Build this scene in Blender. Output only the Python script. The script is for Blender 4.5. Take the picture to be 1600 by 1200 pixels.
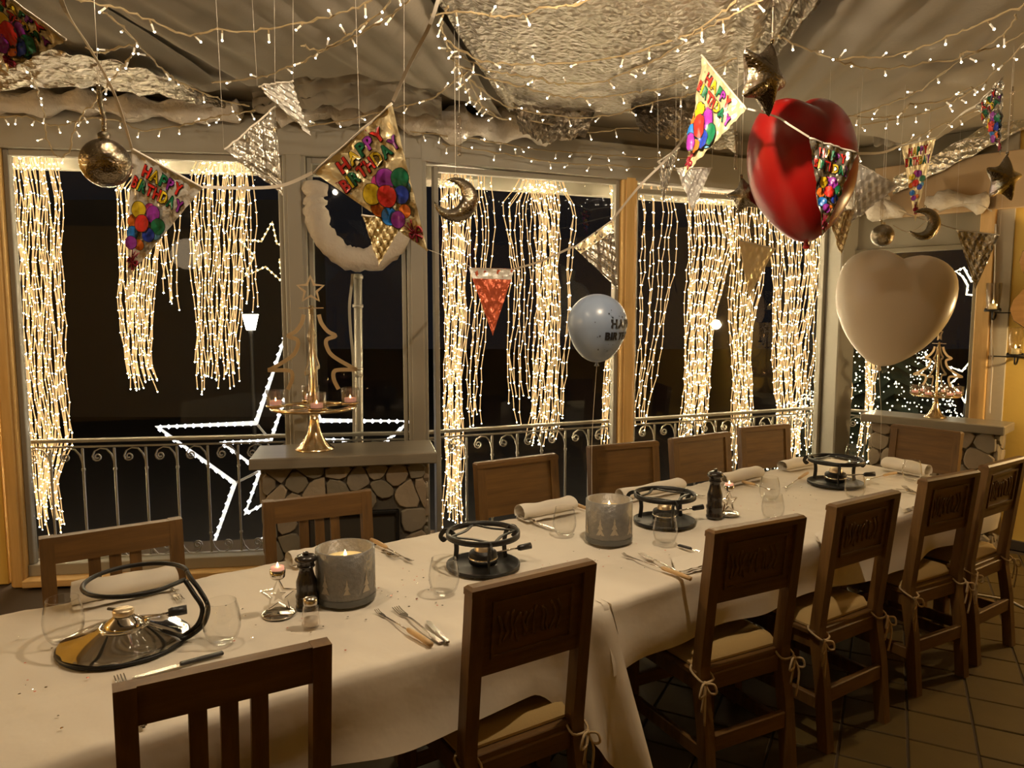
import bpy, math, random
from mathutils import Vector, Matrix
from math import sin, cos, pi, sqrt, radians, atan2, tan, exp

scene = bpy.context.scene
COL = scene.collection
for o in list(bpy.data.objects):
    bpy.data.objects.remove(o)

# ------------------------------------------------------------------ camera, world, lights
F, HY, H = 1156.0, 486.0, 1.65          # focal length in pixels, horizon row, eye height
PITCH = math.atan((600 - HY) / F)
cam_d = bpy.data.cameras.new('camera')
cam_d.sensor_width = 36.0
cam_d.lens = 36.0 * F / 1600.0
cam_d.clip_start = 0.02
cam = bpy.data.objects.new('camera', cam_d)
cam.location = (0, 0, H)
cam.rotation_euler = (pi / 2 - PITCH, 0, 0)
COL.objects.link(cam)
scene.camera = cam

world = bpy.data.worlds.new('night_sky')
scene.world = world
world.use_nodes = True
bg = world.node_tree.nodes['Background']
bg.inputs[0].default_value = (0.10, 0.095, 0.11, 1)
bg.inputs[1].default_value = 0.06

def lamp(name, loc, power, color, radius, kind='POINT', aim=None, size=None):
    d = bpy.data.lights.new(name, kind)
    d.energy = power
    d.color = color
    if kind == 'AREA':
        d.shape = 'DISK'
        d.size = size
    else:
        d.shadow_soft_size = radius
    o = bpy.data.objects.new(name, d)
    o.location = loc
    if aim is not None:
        o.rotation_euler = (Vector(aim) - Vector(loc)).to_track_quat('-Z', 'Y').to_euler()
    COL.objects.link(o)
    return o

WARM = (1.0, 0.70, 0.36)
lamp('pendant_lamp_light', (-4.9, 1.9, 2.3), 90, (1.0, 0.70, 0.36), 0.06)
lamp('wall_lamp_light', (3.95, 4.1, 1.5), 66, (1.0, 0.70, 0.34), 0.05)
lamp('far_table_overhead_fill', (0.45, 2.14, 2.60), 68, (1.0, 0.79, 0.54), 0.022)  # added unseen fill above the table, brightens its middle and far end
lamp('table_overhead_fill', (-0.95, 2.0, 2.78), 26, (1.0, 0.79, 0.54), 0.022)  # added fill out of frame, lights the near cloth from overhead
lamp('camera_side_fill', (-2.7, -1.3, 2.4), 9, (1.0, 0.74, 0.46), 0.2)  # added weak fill behind the camera, stands in for bounced light

vs = scene.view_settings
vs.view_transform = 'Standard'
vs.look = 'None'
vs.exposure = 0.0
vs.gamma = 1.0
vs.use_curve_mapping = False
cy = scene.cycles
cy.max_bounces = 9
cy.transparent_max_bounces = 24
cy.caustics_reflective = False
cy.caustics_refractive = False
cy.sample_clamp_indirect = 4.0
cy.use_denoising = True

# ------------------------------------------------------------------ picture rays -> places in the room
CP, SP = cos(PITCH), sin(PITCH)
def ray(px, py):
    u = (px - 800) / F
    v = (600 - py) / F
    return Vector((u, CP + v * SP, -SP + v * CP))
def PZ(px, py, z):
    d = ray(px, py)
    return Vector((0, 0, H)) + d * ((z - H) / d.z)
def PY(px, py, Y):
    d = ray(px, py)
    return Vector((0, 0, H)) + d * (Y / d.y)
def PP(px, py, p0, nrm):
    d = ray(px, py)
    c = Vector((0, 0, H))
    return c + d * ((Vector(p0) - c).dot(Vector(nrm)) / d.dot(Vector(nrm)))
ANG = radians(34.2)
EV, NV = Vector((cos(ANG), sin(ANG), 0)), Vector((sin(ANG), -cos(ANG), 0))
def T(d, o, z=0.0):
    return EV * d + NV * o + Vector((0, 0, z))

# facade: two straight runs with a knee, then an end wall
FL0, FLd = Vector((-2.95, 4.36, 0)), Vector((0.9945, 0.1045, 0)).normalized()
FR0, FRd = Vector((-0.56, 4.70, 0)), Vector((0.928, 0.372, 0)).normalized()
FLd = (FR0 - FL0).normalized()
FLn = Vector((-FLd.y, FLd.x, 0))
FRn = Vector((-FRd.y, FRd.x, 0))
FE0 = FR0 + FRd * 3.36                   # column at the far end
FEd = Vector((0.70, -0.714, 0)).normalized()
FEn = Vector((-FEd.y, FEd.x, 0))
def LF(px, py, off=0.0):
    return PP(px, py, FL0 + FLn * off, FLn)
def RF(px, py, off=0.0):
    return PP(px, py, FR0 + FRn * off, FRn)
def EF(px, py, off=0.0):
    return PP(px, py, FE0 + FEn * off, FEn)
def FAC(px, py, off=0.0):
    return LF(px, py, off) if px < 655 else (RF(px, py, off) if px < 1300 else EF(px, py, off))

# ------------------------------------------------------------------ materials
MATS = {}
def nodes_of(m):
    m.use_nodes = True
    nt = m.node_tree
    return nt, nt.nodes, nt.links, nt.nodes['Principled BSDF']
def mat(name, col, rough=0.6, metal=0.0, bump=None, vary=None, emit=None, spec=None, trans=None, coat=None):
    if name in MATS:
        return MATS[name]
    m = bpy.data.materials.new(name)
    nt, N, L, b = nodes_of(m)
    b.inputs['Base Color'].default_value = (*col, 1)
    b.inputs['Roughness'].default_value = rough
    b.inputs['Metallic'].default_value = metal
    if spec is not None:
        b.inputs['Specular IOR Level'].default_value = spec
    if trans is not None:
        b.inputs['Transmission Weight'].default_value = trans
    if coat is not None:
        b.inputs['Coat Weight'].default_value = coat
    if emit:
        b.inputs['Emission Color'].default_value = (*emit[0], 1)
        b.inputs['Emission Strength'].default_value = emit[1]
    tc = N.new('ShaderNodeTexCoord')
    if vary:                                  # (scale, second colour)
        n = N.new('ShaderNodeTexNoise')
        n.inputs['Scale'].default_value = vary[0]
        n.inputs['Detail'].default_value = 5
        r = N.new('ShaderNodeMix'); r.data_type = 'RGBA'
        r.inputs[6].default_value = (*col, 1)
        r.inputs[7].default_value = (*vary[1], 1)
        L.new(tc.outputs['Object'], n.inputs['Vector'])
        L.new(n.outputs['Fac'], r.inputs[0])
        L.new(r.outputs[2], b.inputs['Base Color'])
    if bump:                                  # (scale, strength, distance)
        n = N.new('ShaderNodeTexNoise')
        n.inputs['Scale'].default_value = bump[0]
        n.inputs['Detail'].default_value = 4
        bp = N.new('ShaderNodeBump')
        bp.inputs['Strength'].default_value = bump[1]
        bp.inputs['Distance'].default_value = bump[2] if len(bump) > 2 else 0.01
        L.new(tc.outputs['Object'], n.inputs['Vector'])
        L.new(n.outputs['Fac'], bp.inputs['Height'])
        L.new(bp.outputs['Normal'], b.inputs['Normal'])
    MATS[name] = m
    return m
def wood(name, c1, c2, rough=0.45, axis=0, scale=9.0, bump=0.15):
    if name in MATS:
        return MATS[name]
    m = bpy.data.materials.new(name)
    nt, N, L, b = nodes_of(m)
    tc = N.new('ShaderNodeTexCoord')
    mp = N.new('ShaderNodeMapping')
    s = [scale * 4, scale * 4, scale * 4]
    s[axis] = scale * 0.35
    mp.inputs['Scale'].default_value = s
    n = N.new('ShaderNodeTexNoise')
    n.inputs['Scale'].default_value = 1.0
    n.inputs['Detail'].default_value = 6
    n.inputs['Roughness'].default_value = 0.62
    r = N.new('ShaderNodeValToRGB')
    r.color_ramp.elements[0].position = 0.3
    r.color_ramp.elements[0].color = (*c1, 1)
    r.color_ramp.elements[1].position = 0.72
    r.color_ramp.elements[1].color = (*c2, 1)
    bp = N.new('ShaderNodeBump')
    bp.inputs['Strength'].default_value = bump
    bp.inputs['Distance'].default_value = 0.004
    L.new(tc.outputs['Object'], mp.inputs['Vector'])
    L.new(mp.outputs['Vector'], n.inputs['Vector'])
    L.new(n.outputs['Fac'], r.inputs['Fac'])
    L.new(r.outputs['Color'], b.inputs['Base Color'])
    L.new(n.outputs['Fac'], bp.inputs['Height'])
    L.new(bp.outputs['Normal'], b.inputs['Normal'])
    b.inputs['Roughness'].default_value = rough
    MATS[name] = m
    return m
def thin_glass(name, tint=(1, 1, 1), refl=0.06, edge=0.55, rough=0.02, fmin=0.0):
    if name in MATS:
        return MATS[name]
    m = bpy.data.materials.new(name)
    m.use_nodes = True
    nt = m.node_tree; N = nt.nodes; L = nt.links
    N.remove(N['Principled BSDF'])
    tr = N.new('ShaderNodeBsdfTransparent'); tr.inputs[0].default_value = (*tint, 1)
    gl = N.new('ShaderNodeBsdfGlossy'); gl.inputs['Roughness'].default_value = rough
    lw = N.new('ShaderNodeLayerWeight'); lw.inputs['Blend'].default_value = 0.28
    mr = N.new('ShaderNodeMapRange')
    mr.inputs['From Min'].default_value = fmin
    mr.inputs['To Min'].default_value = refl
    mr.inputs['To Max'].default_value = edge
    mx = N.new('ShaderNodeMixShader')
    L.new(lw.outputs['Facing'], mr.inputs['Value'])
    L.new(mr.outputs['Result'], mx.inputs[0])
    L.new(tr.outputs[0], mx.inputs[1]); L.new(gl.outputs[0], mx.inputs[2])
    L.new(mx.outputs[0], N['Material Output'].inputs[0])
    MATS[name] = m
    return m
def foil(name, col, rough, scale, strength, metal=1.0, dist=0.02):
    if name in MATS:
        return MATS[name]
    m = bpy.data.materials.new(name)
    nt, N, L, b = nodes_of(m)
    b.inputs['Base Color'].default_value = (*col, 1)
    b.inputs['Metallic'].default_value = metal
    b.inputs['Roughness'].default_value = rough
    tc = N.new('ShaderNodeTexCoord')
    v = N.new('ShaderNodeTexVoronoi'); v.inputs['Scale'].default_value = scale
    n = N.new('ShaderNodeTexNoise'); n.inputs['Scale'].default_value = scale * 0.7; n.inputs['Detail'].default_value = 5
    n.inputs['Distortion'].default_value = 1.2
    a = N.new('ShaderNodeMath'); a.operation = 'ADD'
    bp = N.new('ShaderNodeBump'); bp.inputs['Strength'].default_value = strength; bp.inputs['Distance'].default_value = dist
    L.new(tc.outputs['Object'], v.inputs['Vector']); L.new(tc.outputs['Object'], n.inputs['Vector'])
    L.new(v.outputs['Distance'], a.inputs[0]); L.new(n.outputs['Fac'], a.inputs[1])
    L.new(a.outputs[0], bp.inputs['Height']); L.new(bp.outputs['Normal'], b.inputs['Normal'])
    MATS[name] = m
    return m
def glow(name, col, strength, sample=True):
    if name in MATS:
        return MATS[name]
    m = bpy.data.materials.new(name)
    nt, N, L, b = nodes_of(m)
    b.inputs['Base Color'].default_value = (*[c * 0.12 for c in col], 1)
    b.inputs['Specular IOR Level'].default_value = 0.1
    b.inputs['Emission Color'].default_value = (*col, 1)
    b.inputs['Emission Strength'].default_value = strength
    if not sample:
        m.cycles.emission_sampling = 'NONE'
    MATS[name] = m
    return m

M_white = mat('white_painted_timber', (0.325, 0.30, 0.245), 0.5, bump=(30, .06))
M_pine = wood('varnished_pine', (0.62, 0.38, 0.13), (0.75, 0.50, 0.20), 0.4, axis=2)
M_sill = wood('pine_sill', (0.62, 0.40, 0.16), (0.78, 0.53, 0.24), 0.4, axis=0)
M_plaster = mat('ochre_plaster', (0.76, 0.53, 0.13), 0.85, bump=(14, .25), vary=(3.0, (0.68, 0.45, 0.10)))
M_greyplaster = mat('grey_plaster', (0.52, 0.47, 0.37), 0.85, bump=(20, .2))
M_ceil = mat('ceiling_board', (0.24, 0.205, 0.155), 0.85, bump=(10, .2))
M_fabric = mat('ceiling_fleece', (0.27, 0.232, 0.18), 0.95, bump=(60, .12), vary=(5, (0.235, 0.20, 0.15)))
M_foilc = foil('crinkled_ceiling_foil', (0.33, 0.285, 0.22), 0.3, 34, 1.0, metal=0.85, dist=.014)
M_cotton = mat('cotton_wool', (0.58, 0.52, 0.44), 1.0, bump=(45, .5, .02))
M_cloth = mat('white_tablecloth', (0.76, 0.69, 0.58), 0.85, bump=(6, .32, .02))
M_napkin = mat('white_napkin', (0.78, 0.72, 0.62), 0.8, bump=(40, .06))
M_dark = wood('dark_stained_wood', (0.055, 0.022, 0.009), (0.13, 0.055, 0.02), 0.42, axis=0)
M_darkz = wood('dark_stained_wood_upright', (0.055, 0.022, 0.009), (0.13, 0.055, 0.02), 0.42, axis=2)
M_mid = wood('brown_stained_wood', (0.085, 0.040, 0.0095), (0.168, 0.085, 0.020), 0.5, axis=0)
M_midz = wood('brown_stained_wood_upright', (0.085, 0.040, 0.0095), (0.168, 0.085, 0.020), 0.5, axis=2)
M_oak = wood('honey_stained_wood', (0.34, 0.17, 0.045), (0.50, 0.27, 0.08), 0.4, axis=0)
M_oakz = wood('honey_stained_wood_upright', (0.34, 0.17, 0.045), (0.50, 0.27, 0.08), 0.4, axis=2)
M_cushion = mat('tan_cushion_cloth', (0.42, 0.29, 0.115), 0.95, bump=(120, .2, .003))
M_ribbon = mat('cotton_tie', (0.45, 0.33, 0.18), 0.9)
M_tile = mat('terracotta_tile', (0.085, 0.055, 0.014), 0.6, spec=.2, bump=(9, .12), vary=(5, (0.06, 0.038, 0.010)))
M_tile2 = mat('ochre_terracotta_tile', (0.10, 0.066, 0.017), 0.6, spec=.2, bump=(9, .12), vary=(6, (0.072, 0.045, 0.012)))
M_grout = mat('dark_grout', (0.05, 0.032, 0.016), 0.9)
M_steel = mat('railing_grey_metal', (0.46, 0.43, 0.37), 0.4, 0.6)
M_black = mat('black_wrought_iron', (0.010, 0.009, 0.008), 0.45, 0.0, spec=.3)
M_chrome = mat('polished_steel', (0.74, 0.71, 0.66), 0.07, 1.0)
M_cut = mat('cutlery_steel', (0.62, 0.58, 0.52), 0.22, 1.0)
M_gold = mat('pale_gold_metal', (0.80, 0.64, 0.40), 0.2, 1.0)
M_goldmat = mat('brushed_gold_metal', (0.66, 0.54, 0.37), 0.4, 1.0)
M_slab = wood('dark_stone_slab', (0.19, 0.165, 0.125), (0.26, 0.225, 0.17), 0.3, axis=0, scale=3, bump=.05)
M_stones = [mat('cobble_%d' % i, c, 0.8, bump=(25, .5), vary=(9, tuple(x * .6 for x in c))) for i, c in
            enumerate([(0.36, .29, .20), (.30, .25, .18), (.42, .34, .235), (.25, .215, .15), (.34, .265, .18)])]
M_mortar = mat('dark_mortar', (0.10, 0.083, 0.06), 0.95, bump=(40, .4))
M_glass = thin_glass('window_glass', (0.96, 0.97, 0.96), 0.012, 0.35)
M_cup = thin_glass('drinking_glass', (0.98, 0.98, 0.975), 0.035, 0.95, .01, .28)
M_votive = thin_glass('votive_glass', (0.97, 0.95, 0.93), 0.06, 0.7)
M_led = glow('led_wire_glow', (1.0, 0.60, 0.25), 0.95)  # wire glow stands in for LED light falling on the wires
M_ledb = glow('led_bulb_light', (1.0, 0.80, 0.50), 230.0)
M_cool = glow('cool_led_rope', (0.95, 0.90, 0.84), 1.1)
M_coolb = glow('cool_led_bulb', (0.9, 0.9, 1.0), 11.0)
M_fairy = glow('fairy_bulb_light', (1.0, 0.86, 0.64), 55.0)
M_sock = mat('clear_bulb_sleeve', (0.80, 0.74, 0.62), 0.25, emit=((1.0, .84, .6), .22))
M_cable = mat('beige_light_cable', (0.36, 0.27, 0.14), 0.6)
M_treel = glow('tree_bulb_light', (1.0, 0.90, 0.62), 8.0)
M_fir = mat('fir_needles', (0.02, 0.03, 0.015), 0.9)
M_flame = glow('candle_flame', (1.0, 0.62, 0.22), 22.0)
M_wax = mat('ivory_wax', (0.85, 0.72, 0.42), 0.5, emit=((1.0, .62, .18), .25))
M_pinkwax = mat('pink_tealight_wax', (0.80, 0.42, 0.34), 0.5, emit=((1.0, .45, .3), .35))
M_rubber = mat('black_handle_plastic', (0.015, 0.014, 0.014), 0.4)
M_handle = wood('beech_handle', (0.55, 0.36, 0.17), (0.68, 0.47, 0.24), 0.5, axis=0, scale=20)
M_pepper = mat('black_lacquered_wood', (0.016, 0.012, 0.010), 0.25, coat=.4)
M_red = mat('red_latex', (0.28, 0.006, 0.005), 0.3, spec=.5)
M_wlatex = mat('ivory_latex', (0.76, 0.67, 0.54), 0.32, spec=.5)
M_blue = mat('pale_blue_latex', (0.21, 0.265, 0.37), 0.3, spec=.5)
M_ink = mat('black_print', (0.01, 0.01, 0.012), 0.5)
M_silverflag = foil('silver_holographic_foil', (0.80, 0.78, 0.73), 0.34, 16, .5, .5)
M_goldflag = foil('gold_holographic_foil', (0.88, 0.74, 0.44), 0.34, 14, .5, .55)
M_darkflag = foil('dark_mirror_foil', (0.42, 0.39, 0.33), 0.26, 15, .5, .8)
M_redflag = foil('red_mirror_foil', (0.62, 0.13, 0.06), 0.3, 18, .5, .5)
M_tapefoil = foil('foil_ribbon', (0.74, 0.72, 0.64), 0.25, 25, .5)
M_string = mat('white_ribbon', (0.62, 0.56, 0.47), 0.7)
M_orn = mat('smoked_gold_chrome', (0.25, 0.215, 0.16), 0.10, 1.0, bump=(130, .55, .006))
M_frost = mat('frosted_silver_glass', (0.15, 0.15, 0.15), 0.42, .35, bump=(60, .35), vary=(60, (.27, .255, .23)))
M_frostband = mat('bare_glass_foot', (0.10, 0.105, 0.10), 0.2, .2)
M_motif = mat('etched_motif', (0.52, 0.45, 0.34), 0.5, .2, vary=(90, (.36, .33, .28)))
M_salt = mat('salt', (0.75, 0.68, 0.58), 0.9)
M_board = mat('beige_board', (0.50, 0.36, 0.21), 0.8)
M_headgrey = mat('grey_header_board', (0.26, 0.23, 0.17), 0.8)
M_night = mat('night_ground', (0.035, 0.033, 0.035), 0.9)
M_house = mat('night_house_wall', (0.10, 0.095, 0.095), 0.9)
M_lampcap = mat('lantern_metal', (0.03, 0.03, 0.032), 0.5)
M_lantern = glow('lantern_glass', (1.0, 0.90, 0.72), 14.0)
M_curb = mat('dark_floor_board', (0.06, 0.045, 0.03), 0.8)
PRINT = {k: mat('print_' + k, c, 0.3, spec=.5) for k, c in dict(
    yellow=(.70, .50, .02), purple=(.28, .03, .34), pink=(.70, .06, .30), green=(.01, .16, .07), orange=(.72, .17, .02), red=(.62, .03, .02),
    blue=(.02, .05, .42), sky=(.15, .42, .66), azure=(.02, .17, .55), maroon=(.25, .01, .03), gold=(.38, .22, .02), black=(.02, .02, .02)).items()}

# ------------------------------------------------------------------ mesh building
class MB:
    def __init__(s):
        s.v = []; s.f = []; s.m = []; s.sm = []
    def add(s, vs, fs, mi=0, smooth=False, mx=None):
        o = len(s.v)
        s.v += [tuple(mx @ Vector(p)) if mx else tuple(p) for p in vs]
        for f in fs:
            s.f.append([i + o for i in f]); s.m.append(mi); s.sm.append(smooth)
        return s
    def box(s, c, d, b=0.004, mi=0, mx=None):
        hx, hy, hz = d[0] / 2, d[1] / 2, d[2] / 2
        b = min(b, hx * .45, hy * .45, hz * .45)
        vs = []; idx = {}
        for sx in (-1, 1):
            for sy in (-1, 1):
                for sz in (-1, 1):
                    for a in range(3):
                        q = [hx - b, hy - b, hz - b]; q[a] += b
                        idx[(sx, sy, sz, a)] = len(vs)
                        vs.append((c[0] + sx * q[0], c[1] + sy * q[1], c[2] + sz * q[2]))
        fs = []
        g = lambda sx, sy, sz, a: idx[(sx, sy, sz, a)]
        for k in (-1, 1):
            fs.append([g(k, -1, -1, 0), g(k, 1, -1, 0), g(k, 1, 1, 0), g(k, -1, 1, 0)][::k])
            fs.append([g(-1, k, -1, 1), g(-1, k, 1, 1), g(1, k, 1, 1), g(1, k, -1, 1)][::k])
            fs.append([g(-1, -1, k, 2), g(1, -1, k, 2), g(1, 1, k, 2), g(-1, 1, k, 2)][::k])
        for p in (-1, 1):
            for q in (-1, 1):
                fs.append([g(p, q, -1, 0), g(p, q, -1, 1), g(p, q, 1, 1), g(p, q, 1, 0)][::p * q])
                fs.append([g(p, -1, q, 2), g(p, -1, q, 0), g(p, 1, q, 0), g(p, 1, q, 2)][::p * q])
                fs.append([g(-1, p, q, 1), g(-1, p, q, 2), g(1, p, q, 2), g(1, p, q, 1)][::p * q])
                for r in (-1, 1):
                    fs.append([g(p, q, r, 0), g(p, q, r, 1), g(p, q, r, 2)][::p * q * r])
        return s.add(vs, fs, mi, False, mx)
    def loft(s, loops, mi=0, smooth=False, mx=None, cap=True, closed=False):
        n = len(loops[0]); vs = [p for l in loops for p in l]; fs = []
        m = len(loops)
        for i in range(m if closed else m - 1):
            a, b2 = i * n, ((i + 1) % m) * n
            for j in range(n):
                k = (j + 1) % n
                fs.append([a + j, a + k, b2 + k, b2 + j])
        if cap and not closed:
            fs.append(list(range(n))[::-1]); fs.append(list(range((m - 1) * n, m * n)))
        return s.add(vs, fs, mi, smooth, mx)
    def tube(s, pts, r, n=6, mi=0, closed=False, mx=None, smooth=True):
        pts = [Vector(p) for p in pts]
        rs = r if isinstance(r, (list, tuple)) else [r] * len(pts)
        loops = []; up = None; m = len(pts)
        for i, p in enumerate(pts):
            a = pts[i - 1] if (i or closed) else p
            b2 = pts[(i + 1) % m] if (i < m - 1 or closed) else p
            t = (b2 - a)
            if t.length < 1e-9: t = Vector((0, 0, 1))
            t.normalize()
            if up is None:
                up = Vector((0, 0, 1)) if abs(t.z) < .9 else Vector((1, 0, 0))
            x = up - t * up.dot(t)
            if x.length < 1e-6: x = t.orthogonal()
            x.normalize(); y = t.cross(x); up = x
            loops.append([p + x * (cos(2 * pi * k / n) * rs[i]) + y * (sin(2 * pi * k / n) * rs[i]) for k in range(n)])
        return s.loft(loops, mi, smooth, mx, True, closed)
    def flat(s, pts, w, t, nrm, mi=0, closed=False, mx=None):
        """a flat bar (w across, t along NRM) along a path lying in the plane with normal NRM"""
        pts = [Vector(p) for p in pts]; nrm = Vector(nrm).normalized(); m = len(pts); loops = []
        for i, p in enumerate(pts):
            a = pts[i - 1] if (i or closed) else p
            b2 = pts[(i + 1) % m] if (i < m - 1 or closed) else p
            tt = (b2 - a).normalized(); sd = nrm.cross(tt).normalized()
            loops.append([p + sd * w / 2 + nrm * t / 2, p - sd * w / 2 + nrm * t / 2, p - sd * w / 2 - nrm * t / 2, p + sd * w / 2 - nrm * t / 2])
        return s.loft(loops, mi, False, mx, True, closed)
    def lathe(s, prof, n=20, mi=0, mx=None, smooth=True):
        vs = []; fs = []
        for r, z in prof:
            vs += [(r * cos(2 * pi * k / n), r * sin(2 * pi * k / n), z) for k in range(n)]
        for i in range(len(prof) - 1):
            for j in range(n):
                k = (j + 1) % n
                fs.append([i * n + j, i * n + k, (i + 1) * n + k, (i + 1) * n + j])
        return s.add(vs, fs, mi, smooth, mx)
    def ball(s, c, r, n=8, m=5, mi=0, mx=None, sc=(1, 1, 1)):
        vs = [(c[0], c[1], c[2] + r * sc[2])]; fs = []
        for i in range(1, m):
            a = pi * i / m
            vs += [(c[0] + r * sc[0] * sin(a) * cos(2 * pi * k / n), c[1] + r * sc[1] * sin(a) * sin(2 * pi * k / n), c[2] + r * sc[2] * cos(a)) for k in range(n)]
        vs.append((c[0], c[1], c[2] - r * sc[2]))
        for k in range(n):
            fs.append([0, 1 + k, 1 + (k + 1) % n])
            e = len(vs) - 1; b2 = 1 + (m - 2) * n
            fs.append([e, b2 + (k + 1) % n, b2 + k])
        for i in range(m - 2):
            for k in range(n):
                a = 1 + i * n
                fs.append([a + k, a + n + k, a + n + (k + 1) % n, a + (k + 1) % n])
        return s.add(vs, fs, mi, True, mx)
    def prism(s, poly, z0, z1, mi=0, mx=None, b=0.0, smooth=False):
        """extrude a 2D polygon; B > 0 insets the top for a rounded edge"""
        loops = [[(x, y, z0) for x, y in poly]]
        if b > 0:
            cx = sum(p[0] for p in poly) / len(poly); cy_ = sum(p[1] for p in poly) / len(poly)
            def ins(k): return [(cx + (x - cx) * k, cy_ + (y - cy_) * k) for x, y in poly]
            loops.append([(x, y, z1 - b) for x, y in poly])
            loops.append([(x, y, z1 - b * .3) for x, y in ins(1 - b * 4)])
            loops.append([(x, y, z1) for x, y in ins(1 - b * 12)])
        else:
            loops.append([(x, y, z1) for x, y in poly])
        return s.loft(loops, mi, smooth, mx)
    def grid(s, fn, nu, nv, mi=0, smooth=True, mx=None):
        vs = [fn(i / nu, j / nv) for j in range(nv + 1) for i in range(nu + 1)]
        fs = [[j * (nu + 1) + i, j * (nu + 1) + i + 1, (j + 1) * (nu + 1) + i + 1, (j + 1) * (nu + 1) + i] for j in range(nv) for i in range(nu)]
        return s.add(vs, fs, mi, smooth, mx)
    def mesh(s, name, mats):
        me = bpy.data.meshes.new(name)
        me.from_pydata([tuple(p) for p in s.v], [], s.f)
        for m in (mats if isinstance(mats, (list, tuple)) else [mats]):
            me.materials.append(m)
        me.polygons.foreach_set('material_index', s.m)
        me.polygons.foreach_set('use_smooth', s.sm)
        me.update()
        return me
    def obj(s, name, mats, parent=None, label=None, cat=None, group=None, kind=None, loc=None):
        return link(name, s.mesh(name, mats), parent, label, cat, group, kind, loc)
def link(name, me, parent=None, label=None, cat=None, group=None, kind=None, loc=None):
    o = bpy.data.objects.new(name, me)
    COL.objects.link(o)
    o.parent = parent
    if loc is not None: o.location = loc
    if label: o['label'] = label
    if cat: o['category'] = cat
    if group: o['group'] = group
    if kind: o['kind'] = kind
    return o
def thing(name, label, cat, loc=(0, 0, 0), rz=0.0, group=None):
    o = link(name, None, None, label, cat, group, None, loc)
    o.rotation_euler = (0, 0, rz)
    return o
def dup(root, loc, rz, label, group=None, scale=None):
    r = root.copy(); COL.objects.link(r)
    r.location = loc; r.rotation_euler = (0, 0, rz); r['label'] = label
    if group: r['group'] = group
    if scale: r.scale = (scale,) * 3
    for ch in list(root.children):
        c = ch.copy(); COL.objects.link(c); c.parent = r
        for g in list(ch.children):
            d = g.copy(); COL.objects.link(d); d.parent = c
    return r
def struct(mb, name, mats, parent=None):
    return mb.obj(name, mats, parent, kind='structure' if parent is None else None)
def frame_mx(org, x, y, z):
    return Matrix(((x.x, y.x, z.x, org.x), (x.y, y.y, z.y, org.y), (x.z, y.z, z.z, org.z), (0, 0, 0, 1)))
ZV = Vector((0, 0, 1))
def arc(c, r, a0, a1, n, ax=(1, 0, 0), ay=(0, 1, 0)):
    ax, ay, c = Vector(ax), Vector(ay), Vector(c)
    return [c + ax * (r * cos(a0 + (a1 - a0) * i / n)) + ay * (r * sin(a0 + (a1 - a0) * i / n)) for i in range(n + 1)]
def catmull(pts, k=6):
    pts = [Vector(p) for p in pts]; out = []
    for i in range(len(pts) - 1):
        p0 = pts[max(i - 1, 0)]; p1 = pts[i]; p2 = pts[i + 1]; p3 = pts[min(i + 2, len(pts) - 1)]
        for j in range(k):
            t = j / k
            out.append(.5 * ((2 * p1) + (p2 - p0) * t + (2 * p0 - 5 * p1 + 4 * p2 - p3) * t * t + (3 * p1 - p0 - 3 * p2 + p3) * t ** 3))
    out.append(pts[-1]); return out
def wob(x, y, s=0.0):
    return (sin(x * 3.1 + y * 1.7 + s) + sin(x * 7.3 - y * 4.9 + s * 2.3) * .55 + sin(x * 13.7 + y * 11.3 + s * 3.1) * .3) / 1.85

# ------------------------------------------------------------------ the setting
KNEE = FR0
LFT = FL0 - FLd * 2.6
OUTER = [(-5.6, -3.0), (6.2, -3.0), (6.2, 2.6)] + [tuple((FE0 + FEd * 3.8 + FEn * .1)[:2])]
def outline(off):
    pts = [(-5.6, -3.0), (6.3, -3.0), (6.3, 2.3), tuple((FE0 + FEd * 4.6 + FEn * off)[:2]),
           tuple((FE0 + FRn * off + FEn * off * .4)[:2]), tuple((KNEE + (FLn + FRn) * off * .5)[:2]), tuple((LFT + FLn * off)[:2])]
    return pts
rnd = random.Random(7)
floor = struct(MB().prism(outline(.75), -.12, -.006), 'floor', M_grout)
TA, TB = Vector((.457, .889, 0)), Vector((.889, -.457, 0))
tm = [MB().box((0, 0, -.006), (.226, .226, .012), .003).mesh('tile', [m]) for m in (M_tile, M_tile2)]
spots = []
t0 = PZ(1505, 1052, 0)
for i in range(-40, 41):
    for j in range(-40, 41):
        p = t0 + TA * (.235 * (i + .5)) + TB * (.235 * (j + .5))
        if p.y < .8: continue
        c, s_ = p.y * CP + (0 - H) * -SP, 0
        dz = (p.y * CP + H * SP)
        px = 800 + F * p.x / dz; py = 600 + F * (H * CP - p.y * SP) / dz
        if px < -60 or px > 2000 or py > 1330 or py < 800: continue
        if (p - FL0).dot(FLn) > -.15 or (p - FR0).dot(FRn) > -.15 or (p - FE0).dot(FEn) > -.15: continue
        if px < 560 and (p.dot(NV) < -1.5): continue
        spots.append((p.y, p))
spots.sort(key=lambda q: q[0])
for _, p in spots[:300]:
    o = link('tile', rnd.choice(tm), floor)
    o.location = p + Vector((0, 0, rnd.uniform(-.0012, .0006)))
    o.rotation_euler = (0, 0, atan2(TA.y, TA.x) + rnd.uniform(-.006, .006) + pi / 2 * rnd.randint(0, 3))

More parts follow.
